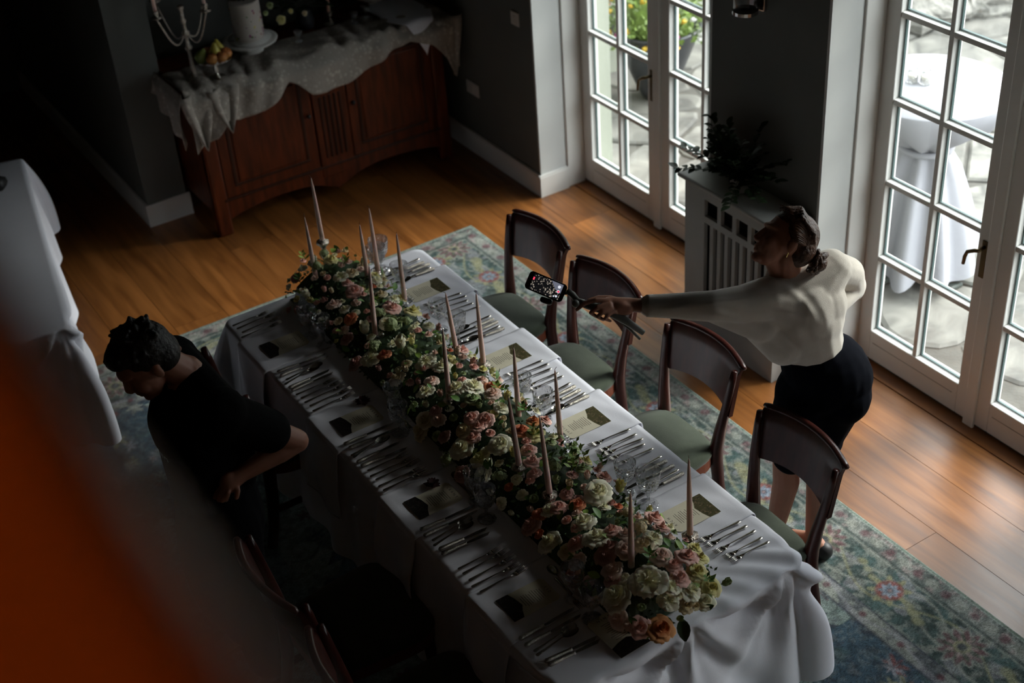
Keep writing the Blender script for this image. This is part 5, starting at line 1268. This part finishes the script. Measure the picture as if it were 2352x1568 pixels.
def man():
    r = empty('person', (1.08, 4.10, .012)); tag(r, 'man in a black t-shirt looking down with a hand on his hip', 'person')
    def child(b, name, m, **k):
        o = b.build(name, m, **k); o.parent = r; o.matrix_parent_inverse = r.matrix_basis.inverted(); return o
    hc = at(337, 832, z=1.55); f = Vector((-.86, -.02, -.52)); u = Vector((-.46, .06, .88)); B = basis(f, u); pr, P = head_prims(hc, B, 1.07, True)
    neck = Vector((1.085, 4.12, 1.44)); chest = Vector((1.075, 4.07, 1.25)); belly = Vector((1.06, 4.07, 1.05)); pel = Vector((1.08, 4.08, .90))
    sL, sR = Vector((1.11, 3.90, 1.385)), Vector((1.10, 4.30, 1.385)); eL = at(681, 1012, z=1.12); wL = at(560, 1085, z=1.085); hL = at(526, 1108, z=1.07)
    pr += [('c', P(-.035, 0, -.05), neck, .058, .064), ('c', neck, chest, .07, .14), ('c', chest, belly, .14, .13), ('c', belly, pel, .13, .14), ('c', chest, sL, .09, .06), ('c', chest, sR, .09, .06)]
    pr += [('c', sL, eL, .056, .045), ('c', eL, eL.lerp(wL, .35), .044, .045), ('c', eL.lerp(wL, .35), wL, .044, .031), ('c', wL, hL, .030, .034), ('e', hL, (.036, .03, .044))]
    F = .0125
    for k, (a, b_) in enumerate((((505, 1120), (494, 1142)), ((510, 1126), (502, 1148)), ((517, 1130), (511, 1150)), ((524, 1132), (520, 1148)))):
        pr += finger([hL, at(a[0], a[1], z=1.055), at(b_[0], b_[1], z=1.03)], F*(1-.05*k))
    pr += finger([at(535, 1105, z=1.07), at(546, 1126, z=1.05), at(543, 1142, z=1.03)], F)
    # far arm raised, hand behind the neck
    eR = Vector((1.13, 4.45, 1.28)); hR = at(393, 822, z=1.45)
    pr += [('c', sR, eR, .055, .045), ('c', eR, hR, .044, .030), ('e', hR, (.035, .03, .045))]
    for k in range(4): pr += finger([hR, hR+Vector((-.01+.012*k, -.012*k, .05)), hR+Vector((-.03+.012*k, -.014*k, .075))], F)
    pr += finger([hR, hR+Vector((-.03, .02, .02)), hR+Vector((-.05, .02, .035))], F)
    for s in (-1, 1):
        hip = pel+Vector((0, .09*s, -.04)); k_ = Vector((1.07, 4.08+.10*s, .49)); a_ = Vector((1.10, 4.08+.11*s, .10)); pr += [('c', hip, k_, .095, .062), ('c', k_, a_, .060, .040), ('c', a_, a_+Vector((-.15, 0, -.05)), .040, .030), ('c', a_, a_+Vector((.05, 0, -.05)), .04, .034)]
    blob('body', pr, 'skin_tan', r, .005, 3)
    face_parts(P, B, r, 1.07)
    hp = [('e', P(-.028, 0, .046), (.104, .092, .096), B), ('e', P(-.052, 0, .0), (.074, .086, .078), B), ('e', P(.030, 0, .090), (.066, .074, .040), B)]; q = random.Random(8)
    for k in range(46):
        a = q.uniform(0, 2*PI); e = q.uniform(.0, 1.25); d = Vector((math.sin(e)*math.cos(a)*.1-.028, math.sin(e)*math.sin(a)*.09, math.cos(e)*.094+.046)); hp.append(('c', P(*d), P(*(d+Vector((q.uniform(-.02, .03), q.uniform(-.02, .02), .004)))), .010, .008))
    blob('hair', hp, 'hair_black', r, .005, 3)
    tp = [('c', neck+Vector((.0, 0, -.03)), chest, .082, .13), ('c', chest, belly, .158, .140), ('c', belly, pel+Vector((0, 0, -.04)), .140, .150), ('e', chest+Vector((-.02, 0, .02)), (.15, .20, .16)), ('c', sL, sR, .092, .092), ('c', neck+Vector((.01, 0, -.05)), chest, .085, .15),
          ('c', sL, sL.lerp(eL, .62), .088, .082), ('c', sR, sR.lerp(eR, .6), .088, .078), ('c', sL, chest, .10, .14), ('c', sR, chest, .10, .14), ('c', Vector((1.18, 4.0, 1.25)), Vector((1.17, 4.02, 1.0)), .07, .06)]
    blob('t_shirt', tp, 'tshirt_black', r, .008, 7)
    lp = [('c', pel+Vector((0, 0, .02)), pel+Vector((0, 0, -.12)), .156, .165)]
    for s in (-1, 1): lp += [('c', pel+Vector((0, .085*s, -.06)), Vector((1.07, 4.08+.10*s, .49)), .118, .098), ('c', Vector((1.07, 4.08+.10*s, .49)), Vector((1.10, 4.08+.11*s, .12)), .096, .080)]
    lp += [('e', Vector((1.0, 4.08, .62)), (.10, .19, .36))]
    blob('apron_and_trousers', lp, 'apron_black', r, .010, 7)
    for s in (-1, 1): child(MB().capsule(Vector((1.16, 4.08+.11*s, .052)), Vector((.95, 4.08+.12*s, .048)), .040, .036), 'shoe', 'iron_black', smooth=True)
    # the towel tucked in at the back of the waist
    t0 = at(556, 1150, z=.93); t1 = at(572, 1248, z=.70)
    tw = MB(); tw.grid(6, 14, lambda u, v: (lerp(t0.x, t1.x, v)+.02*math.sin(v*5+u*2)+(u-.5)*.05, lerp(t0.y, t1.y, v)+(u-.5)*.035, lerp(.95, .62, v)))
    child(tw, 'towel', 'towel_cloth', smooth=True, solid=.004)
    # pale print across the chest of the shirt: two short lines of strokes
    q = random.Random(12); pb = MB()
    for row, (x0, y0, x1_, y1_) in enumerate(((346, 995, 372, 1030), (356, 1024, 392, 1046))):
        for k in range(9):
            tt = k/8; c = at(lerp(x0, x1_, tt), lerp(y0, y1_, tt), z=1.20)
            d = (CAMP-c).normalized(); n_ = None; c = c+d*0
            pb.tube([c+Vector((0, 0, -.010-.012*q.random())), c+Vector((.002, -.002, .012*q.random()+.004))], .0016, 4)
            if k % 2: pb.tube([c+Vector((0, 0, .006)), c+Vector((.008, -.008, .002))], .0014, 4)
    o = child(pb, 'shirt_print', 'print_grey')
    sh = o.modifiers.new('wrap', 'SHRINKWRAP'); sh.target = [x for x in r.children if x.name.startswith('t_shirt')][0]; sh.wrap_method = 'NEAREST_SURFACEPOINT'; sh.wrap_mode = 'ABOVE_SURFACE'; sh.offset = .0015
man()

# ---------------------------------------------------------------- things on the sideboard
mat('cake_icing', (0.52, 0.48, 0.44), 0.6, var=0.04); mat('pear_yellow', (0.42, 0.36, 0.06), 0.45, var=0.25, vscale=12); mat('pear_green', (0.20, 0.24, 0.05), 0.45, var=0.25, vscale=12)
mat('peach_red', (0.38, 0.09, 0.03), 0.5, col2=(0.45, 0.22, 0.05), vscale=9); mat('petal_purple', (0.28, 0.05, 0.18), 0.6); mat('rose_red', (0.32, 0.04, 0.05), 0.6)
def sb(x, y, z=SZ): return Vector((x, y, z))
# candelabra
def candelabra():
    base = at(447, 178, z=SZ+.03); r = empty('candelabra', (base.x, base.y, SZ+.018)); tag(r, 'tall silver candelabra with curved arms at the left end of the sideboard', 'candelabra')
    pf = [(.001, 0), (.065, 0), (.068, .008), (.05, .02), (.022, .035), (.014, .05), (.020, .065), (.012, .08), (.011, .17), (.018, .185), (.024, .20), (.013, .215), (.010, .25), (.022, .275), (.026, .29), (.012, .305), (.010, .34), (.02, .36), (.012, .375), (.011, .42), (.022, .44), (.014, .45)]
    MB().lathe(pf, 18, mod=lambda t, z: 1+.05*math.cos(6*t)).build('stem', 'ornate_silver', r, smooth=True)
    for k in range(4):
        a = .45+k*PI/2; d = Vector((math.cos(a), math.sin(a), 0)); pts = []
        for j in range(13):
            s = j/12; pts.append(d*(.19*s)+Vector((0, 0, .30-.075*math.sin(s*PI*1.15)+.10*s*s)))
        MB().tube(pts, .0055, 8).build('arm', 'ornate_silver', r, smooth=True)
        e = pts[-1]
        MB().lathe([(.001, 0), (.012, .002), (.032, .012), (.034, .016), (.014, .018), (.013, .03), (.018, .045), (.016, .055), (.001, .052)], 14, c=e).build('candle_cup', 'ornate_silver', r, smooth=True)
        o = MB().lathe([(.001, 0), (.0105, 0), (.010, .14), (.007, .25), (.001, .28)], 12).build('taper_candle', 'wax_pink', smooth=True); o.location = Vector((base.x, base.y, SZ+.018))+e+Vector((0, 0, .054))
        tag(o, ('pink candle in the front arm of the candelabra', 'pink candle in the right arm of the candelabra', 'pink candle in the rear arm of the candelabra', 'pink candle in the left arm of the candelabra')[(k+3) % 4], 'candle')
candelabra()
# fruit stand
fp = at(500, 178, z=SZ+.03); r = empty('fruit_stand', (fp.x, fp.y, SZ+.032)); tag(r, 'small footed glass fruit stand at the front left of the sideboard', 'fruit stand')
MB().lathe([(.001, 0), (.045, 0), (.047, .005), (.018, .012), (.009, .03), (.014, .05), (.009, .07), (.012, .088), (.03, .096)], 20).build('foot', 'silver', r, smooth=True)
MB().lathe([(.01, .094), (.06, .10), (.10, .112), (.112, .128), (.109, .128), (.098, .115), (.058, .104), (.002, .10)], 26, close=True, mod=lambda t, z: 1+.015*math.cos(26*t)).build('bowl', 'crystal', r, smooth=True)
pear = [(.001, -.036), (.022, -.034), (.034, -.020), (.036, -.002), (.028, .020), (.018, .038), (.012, .052), (.004, .060), (.001, .060)]
peach = [(.001, -.030), (.02, -.027), (.034, -.010), (.035, .006), (.026, .024), (.010, .030), (.001, .027)]
for (dx, dy, dz, prof, mm, lab, nm, tl) in ((-.065, .02, .142, pear, 'pear_green', 'green pear at the left of the fruit stand', 'pear', .5), (.005, -.02, .160, pear, 'pear_yellow', 'yellow pear standing in the middle of the fruit stand', 'pear', .1), (.045, .02, .155, pear, 'pear_yellow', 'yellow and red pear at the right of the fruit stand', 'pear', -.15),
      (-.03, -.05, .138, peach, 'peach_red', 'dark red peach at the front left of the fruit stand', 'peach', 0), (.025, -.062, .136, peach, 'peach_red', 'orange red peach at the front of the fruit stand', 'peach', .3), (.066, -.028, .138, peach, 'peach_red', 'orange peach at the right rim of the fruit stand', 'peach', .5), (-.015, .05, .14, peach, 'peach_red', 'dark peach at the back of the fruit stand', 'peach', 0)):
    q = empty(nm, (fp.x+dx, fp.y+dy, SZ+.032+dz)); q.rotation_euler = (tl, tl*.5, 0); tag(q, lab, 'fruit', 'fruit on the stand')
    MB().lathe(prof, 16).build('flesh', mm, q, smooth=True); MB().tube([(0, 0, prof[-1][1]-.002), (.003, 0, prof[-1][1]+.014)], .0016, 5).build('stem', 'cherry_dark', q)
# cake on its stand
cp = Vector((2.865, 7.665, SZ+.03)); r = empty('cake_stand', cp); tag(r, 'white porcelain cake stand under the white cake', 'cake stand')
MB().lathe([(.001, 0), (.07, 0), (.072, .008), (.03, .02), (.025, .045), (.04, .055), (.16, .062), (.165, .072), (.15, .074), (.001, .070)], 32).build('plate', 'porcelain', r, smooth=True)
MB().lathe([(.001, .075), (.125, .075), (.13, .083), (.001, .085)], 32).build('cake_board', 'porcelain', r, smooth=True)
r = empty('cake', cp+Vector((0, 0, .086))); tag(r, 'tall white cake dotted with pressed purple and red petals', 'cake')
MB().lathe([(.001, 0), (.088, 0), (.090, .004), (.090, .225), (.084, .232), (.001, .232)], 32).build('icing', 'cake_icing', r, smooth=True, autos=40)
q = random.Random(9)
for k in range(46):
    a = q.uniform(0, 2*PI); z = q.uniform(.01, .21); n = Vector((math.cos(a), math.sin(a), 0)); t = Vector((-n.y, n.x, 0)); s_ = q.uniform(.006, .013); an = q.uniform(0, 6.28); e1 = t*math.cos(an)+Vector((0, 0, 1))*math.sin(an); e2 = n.cross(e1); c = n*.0908+Vector((0, 0, z))
    MB().add([c-e1*s_, c+e2*s_*.6, c+e1*s_, c-e2*s_*.6, c+n*.003], [(0, 1, 4), (1, 2, 4), (2, 3, 4), (3, 0, 4)]).build('pressed_petal', q.choice(('petal_purple', 'rose_red', 'petal_yellow', 'leaf_green', 'petal_purple')), r)
for k in range(14):
    a = q.uniform(0, 2*PI); rr = q.uniform(.0, .06); c = Vector((rr*math.cos(a), rr*math.sin(a), .234)); u = Vector((math.cos(a*3), math.sin(a*3), .6)).normalized(); v = u.orthogonal()
    MB().add([c, c+u*.025+v*.012, c+u*.055, c+u*.025-v*.012], [(0, 1, 2, 3)]).build('leaf', 'leaf_dark', r)
# dark bouquet
bp_ = Vector((3.29, 7.80, SZ+.018)); r = empty('sideboard_bouquet', bp_); tag(r, 'dark leafy bouquet with a few yellow flowers in the middle of the sideboard', 'flowers')
MB().lathe([(.001, 0), (.05, 0), (.06, .05), (.045, .10), (.05, .12), (.001, .11)], 20).build('vase', 'planter_black', r, smooth=True)
for k in range(170):
    a = q.uniform(0, 2*PI); e = q.uniform(0, 1.5); rr = q.uniform(.06, .17); d = Vector((math.cos(a)*math.sin(e)*1.1, math.sin(a)*math.sin(e)*.8, math.cos(e))); o = obj('leaf', LEAF['leaf_dark'], r, Vector((0, 0, .14))+d*rr, None, q.uniform(.04, .07)); o.rotation_euler = (d+Vector((q.uniform(-.5, .5), q.uniform(-.5, .5), 0))).to_track_quat('Y', 'Z').to_euler()
for (px_, py_, colr, rr) in ((646, 45, 'yellow', .030), (668, 25, 'yellow', .016), (620, 12, 'green', .022), (700, 30, 'cream', .018), (610, 30, 'green', .016)):
    p = at(px_, py_, Y=7.68); o = obj('rose', flower_data('rose', colr, 0), r, p-bp_, None, rr); o.rotation_euler = (Vector((-.2, -.8, .5))).to_track_quat('Z', 'Y').to_euler()
o = MB().lathe([(.001, 0), (.0105, 0), (.009, .16), (.005, .26), (.001, .28)], 12).build('taper_candle', 'wax_pink', smooth=True); o.location = (3.43, 7.74, SZ+.10); tag(o, 'pink candle right of the dark bouquet on the sideboard', 'candle')
o = silver_stick(.085).build('candlestick', 'ornate_silver', smooth=True); o.location = (3.43, 7.74, SZ+.018); tag(o, 'small silver candlestick right of the dark bouquet on the sideboard', 'candlestick')
# plate stack with a lime green glaze at the right
pp = Vector((3.77, 7.80, SZ+.034)); r = empty('cake_plate', pp); tag(r, 'stacked white footed plates at the right of the sideboard', 'plate')
MB().lathe([(.001, 0), (.05, 0), (.03, .02), (.03, .05), (.05, .06), (.12, .066), (.135, .080), (.12, .078), (.001, .072)], 32).build('lower_plate', 'porcelain', r, smooth=True)
MB().lathe([(.001, .076), (.08, .078), (.105, .092), (.10, .095), (.001, .086)], 32).build('upper_plate', 'porcelain', r, smooth=True)
mat('lime', (.36, .40, .06), .5, var=.2)
o = MB().lathe([(.001, 0), (.05, 0), (.058, .02), (.05, .05), (.02, .06), (.001, .06)], 20).build('green_cake', 'lime', smooth=True); o.location = pp+Vector((.02, 0, .092)); tag(o, 'small lime green cake on the white plates of the sideboard', 'cake')
for k, (x, y) in enumerate(((3.13, 7.56), (3.52, 7.58), (3.62, 7.62))):
    o = MB().lathe([(.001, 0), (.022, 0), (.024, .004), (.006, .008), (.005, .03), (.02, .04), (.028, .07), (.026, .07), (.018, .044), (.001, .036)], 16).build('small_glass', 'crystal', smooth=True); o.location = (x, y, SZ+.045)
    tag(o, ('small stemmed glass between cake and bouquet on the sideboard', 'left of two small stemmed glasses right of the bouquet', 'right of two small stemmed glasses right of the bouquet')[k], 'glass', 'small glasses on the sideboard')
# dark object on the side table
o = MB().lathe([(.001, 0), (.05, 0), (.06, .02), (.055, .05), (.02, .07), (.001, .07)], 14, mod=lambda t, z: 1+.12*math.cos(5*t)).build('dark_bowl', 'iron_black', smooth=True); p = at(-8, 432, z=.75); o.location = (p.x, p.y, .750); tag(o, 'small dark bowl on the white side table at the left edge', 'bowl')

# ---------------------------------------------------------------- potted plant on the radiator cover
pp = at(1702, 432, z=.91); pp = Vector((4.075, pp.y, .903)); r = empty('potted_plant', pp); tag(r, 'dark leafy plant in a pale pot on the radiator cover', 'plant')
MB().lathe([(.001, 0), (.036, 0), (.042, .01), (.047, .075), (.049, .08), (.043, .08), (.040, .07), (.001, .066)], 20).build('pot', 'pot_clay', r, smooth=True)
q = random.Random(31)
for k in range(34):
    a = q.uniform(0, 2*PI); ln = q.uniform(.16, .38); d = Vector((-abs(math.cos(a))*.8-.1 if q.random() < .55 else math.cos(a)*.35, math.sin(a)*1.0, q.uniform(.25, 1.3))).normalized()
    d.x = min(d.x, .12); pts = []
    for j in range(7):
        s = j/6; pts.append(Vector((0, 0, .07))+d*ln*s+Vector((0, 0, -.10*s*s*(1-d.z))))
    st = MB().tube(pts, [.0022, .002, .0018, .0016, .0014, .0012, .001], 5).build('stem', 'leaf_dark', r)
    for j in range(1, 7):
        for sd in (-1, 1, -1, 1):
            v = d.cross(Vector((0, 0, 1))).normalized()*sd*q.uniform(.3, 1)+d*.6+Vector((0, 0, q.uniform(-.2, .4))); o = obj('leaf', LEAF['leaf_dark'], st, pts[j].lerp(pts[j-1], q.random()), None, q.uniform(.03, .055)); o.rotation_euler = v.to_track_quat('Y', 'Z').to_euler()

# ---------------------------------------------------------------- outside things
mat('cloth_out', (.31, .31, .34), .85, bump=.1, bscale=200, var=.02); mat('jar_wax', (.75, .72, .55), .5, var=.1); mat('base_metal', (.045, .055, .05), .5, var=.2)
cx, cy = 5.39, 4.66
r = empty('cocktail_table', (cx, cy, -.05)); tag(r, 'round standing table under a white cloth outside the near door', 'table')
MB().lathe([(.001, 1.05), (.40, 1.05), (.405, 1.06), (.405, 1.08), (.40, 1.085), (.001, 1.085)], 40).build('table_top', 'base_metal', r)
MB().lathe([(.035, .02), (.035, 1.05)], 14).build('post', 'base_metal', r)
MB().box(-.33, .33, -.05, .05, 0, .03).box(-.05, .05, -.33, .33, 0, .03).build('base', 'base_metal', r, bevel=.01)
n = 96; b = MB(); rows = [(.41, 1.098, 0), (.412, 1.09, 0), (.405, 1.03, .004), (.34, .93, .03), (.20, .83, .055), (.12, .775, .06), (.125, .74, .05), (.19, .62, .07), (.26, .40, .08), (.31, .20, .09), (.335, .07, .09)]
vs = [(0, 0, 1.098)]
for (rr, z, am) in rows:
    for k in range(n): t = 2*PI*k/n; q_ = rr*(1+am*2.2*math.sin(9*t+.6*math.sin(3*t))*(.8+.4*math.sin(2*t+1))); vs.append((q_*math.cos(t), q_*math.sin(t), z+(.02*math.sin(5*t) if z < .1 else 0)))
fs = [(0, 1+k, 1+(k+1) % n) for k in range(n)]+[(1+j*n+k, 1+j*n+(k+1) % n, 1+(j+1)*n+(k+1) % n, 1+(j+1)*n+k) for j in range(len(rows)-1) for k in range(n)]
o = b.add(vs, fs).build('table_cover', 'cloth_out', smooth=True); o.location = (cx, cy, -.05); tag(o, 'white cloth tied in at the waist of the round table outside', 'tablecloth')
o = MB().tube([(.135*math.cos(2*PI*k/24), .135*math.sin(2*PI*k/24), .757) for k in range(25)], .018, 8).build('cloth_tie', 'cloth_out', r, smooth=True)
for k, (px_, py_) in enumerate(((2096, 186), (2126, 190))):
    p = at(px_, py_, z=1.055); q_ = empty('glass_jar', (p.x, p.y, 1.050)); tag(q_, ('left of two small glass jars on the round table outside', 'right of two small glass jars on the round table outside')[k], 'jar', 'jars outside')
    MB().lathe([(.001, 0), (.03, 0), (.032, .01), (.032, .055), (.026, .066), (.026, .075), (.023, .075), (.023, .066), (.028, .054), (.028, .012), (.001, .008)], 18, close=True).build('jar', 'crystal', q_, smooth=True); MB().lathe([(.001, .010), (.026, .010), (.026, .045), (.001, .045)], 16).build('filling', 'jar_wax', q_, smooth=True)
# planter
pc = Vector((5.67, 7.36, -.045)); r = empty('planter', pc); tag(r, 'tall dark planter with yellow, pink and white flowers outside the far door', 'planter')
MB().lathe([(.001, 0), (.10, 0), (.14, .08), (.20, .22), (.26, .38), (.30, .50), (.315, .52), (.30, .53), (.28, .50), (.001, .48)], 32).build('pot', 'planter_black', r, smooth=True)
q = random.Random(77); b = MB()
for k in range(900):
    a = q.uniform(0, 2*PI); e = math.acos(q.uniform(-.15, 1)); rr = q.uniform(.6, 1.0); d = Vector((math.cos(a)*math.sin(e)*.36, math.sin(a)*math.sin(e)*.36, math.cos(e)*.42)); p = Vector((0, 0, .52))+d*rr; u = (d.normalized()+Vector((q.gauss(0, .5), q.gauss(0, .5), q.gauss(0, .4)))).normalized(); v = u.orthogonal().normalized(); s_ = q.uniform(.03, .06)
    b.add([p, p+u*s_*.5+v*s_*.3, p+u*s_, p+u*s_*.5-v*s_*.3], [(0, 1, 2, 3)])
mat('planter_leaf', (.085, .13, .022), .6, var=.5, vscale=18); o = b.build('foliage', 'planter_leaf', r); tag(o, kind='stuff')
MB().ball((0, 0, .55), (.26, .26, .30), 14, 10).build('foliage_core', 'planter_leaf', r, smooth=True)
mat('petal_magenta', (.38, .05, .22), .6); mat('petal_sun', (.42, .28, .02), .6); mat('petal_snow', (.45, .45, .43), .6)
for k in range(110):
    a = q.uniform(0, 2*PI); e = math.acos(q.uniform(-.25, 1)); d = Vector((math.cos(a)*math.sin(e)*.37, math.sin(a)*math.sin(e)*.37, math.cos(e)*.42)); cn = ('magenta', 'sun') if d.x-d.y*.6 < .12 else ('snow', 'snow', 'snow', 'sun')
    o = obj('flower', flower_data('cluster', q.choice(cn), 1), r, Vector((0, 0, .52))+d, (q.uniform(-.8, .8), q.uniform(-.8, .8), 0), q.uniform(.020, .034))
# low rockery beyond the paving
for k in range(8):
    p = at(2075+42*k, 112-10*k+8*(k % 2), z=-.05); b = MB().ball((0, 0, 0), 1, 12, 9); qq = random.Random(k)
    b.v = [(x*(1+.18*math.sin(7*y+k)), y*(1+.2*math.sin(5*z+2*k)), z*(1+.2*math.sin(6*x+k))) for x, y, z in b.v]
    o = b.build('garden_rock', 'flagstone', smooth=False); o.location = (p.x+.25, p.y+.35, .0); o.scale = (qq.uniform(.20, .28), qq.uniform(.14, .20), qq.uniform(.09, .15)); o.rotation_euler = (0, 0, k*1.1)
    tag(o, 'rough grey rock, %s from the left in the low rockery outside' % ('first', 'second', 'third', 'fourth', 'fifth', 'sixth', 'seventh', 'eighth')[k], 'rock', 'rocks of the rockery')

# ---------------------------------------------------------------- wooden handrail of the gallery, close to the camera
mat('rail_wood', (.62, .15, .012), .35, var=.25, vscale=8, stretch=(6, 1, 6))
p1, p2 = at(470, 1600, depth=.235), at(-60, 760, depth=.33); dr = (p2-p1).normalized(); side = dr.cross(CF).normalized()
if side.dot(CR) > 0: side = -side
dn = (CF-dr*CF.dot(dr)).normalized(); W_ = .085; T_ = .05
M_ = Matrix((dr, side, dn)).transposed().to_4x4()
r = empty('handrail', p1-dr*.35); tag(r, 'orange brown wooden handrail, out of focus at the lower left corner', 'handrail')
prof = []
for k in range(20):
    a = 2*PI*k/20; prof.append((math.copysign(abs(math.cos(a))**.6, math.cos(a))*W_/2+W_/2, math.copysign(abs(math.sin(a))**.6, math.sin(a))*T_/2+T_/2))
rb = MB().prism(prof, 0, 0, 1.3, M=M_); rb.build('rail', 'rail_wood', r, smooth=True, autos=40)

foot = p1-dr*.28; LZ = 3.25
MB().tube([foot+side*.04+dn*.03+Vector((0, 0, -.02)), Vector((foot.x+side.x*.04, foot.y+side.y*.04, LZ))], .018, 12).build('baluster', 'rail_wood', r, smooth=True)
for ch in r.children: ch.matrix_parent_inverse = r.matrix_basis.inverted() if ch.name.startswith('baluster') else ch.matrix_parent_inverse
wallbox('floor_gallery', -3, foot.x+.6, -2, foot.y+.06, LZ-.2, LZ, 'oak_plank')

# added lamp, unseen behind the viewer, put in to brighten the handrail
mat('lamp_shade', (.7, .5, .3), .8, var=.05); mat('added_bulb_glow', (1, .8, .5), .5, emit=(1, .55, .22, 6))
lp = Vector((-.55, -.35, 4.75)); r = empty('added_lamp', (lp.x, lp.y, LZ)); tag(r, 'added standing lamp out of view on the gallery, brightening the handrail', 'lamp')
MB().lathe([(.001, 0), (.12, 0), (.12, .02), (.015, .03), (.012, 1.40), (.001, 1.40)], 20).build('stand', 'brass', r, smooth=True)
MB().lathe([(.16, 1.38), (.10, 1.62)], 24, close=True).build('lamp_shade', 'lamp_shade', r, smooth=True, solid=.003)
MB().ball((0, 0, 1.47), .035, 12, 8).build('bulb', 'added_bulb_glow', r, smooth=True)
ld = bpy.data.lights.new('added_rail_light', 'POINT'); ld.energy = 2.2; ld.color = (1, .55, .22); ld.shadow_soft_size = .05  # added warm light that keeps the handrail from going black
lo = bpy.data.objects.new('added_rail_light', ld); C.objects.link(lo); lo.parent = r; lo.location = (0, 0, 1.40)
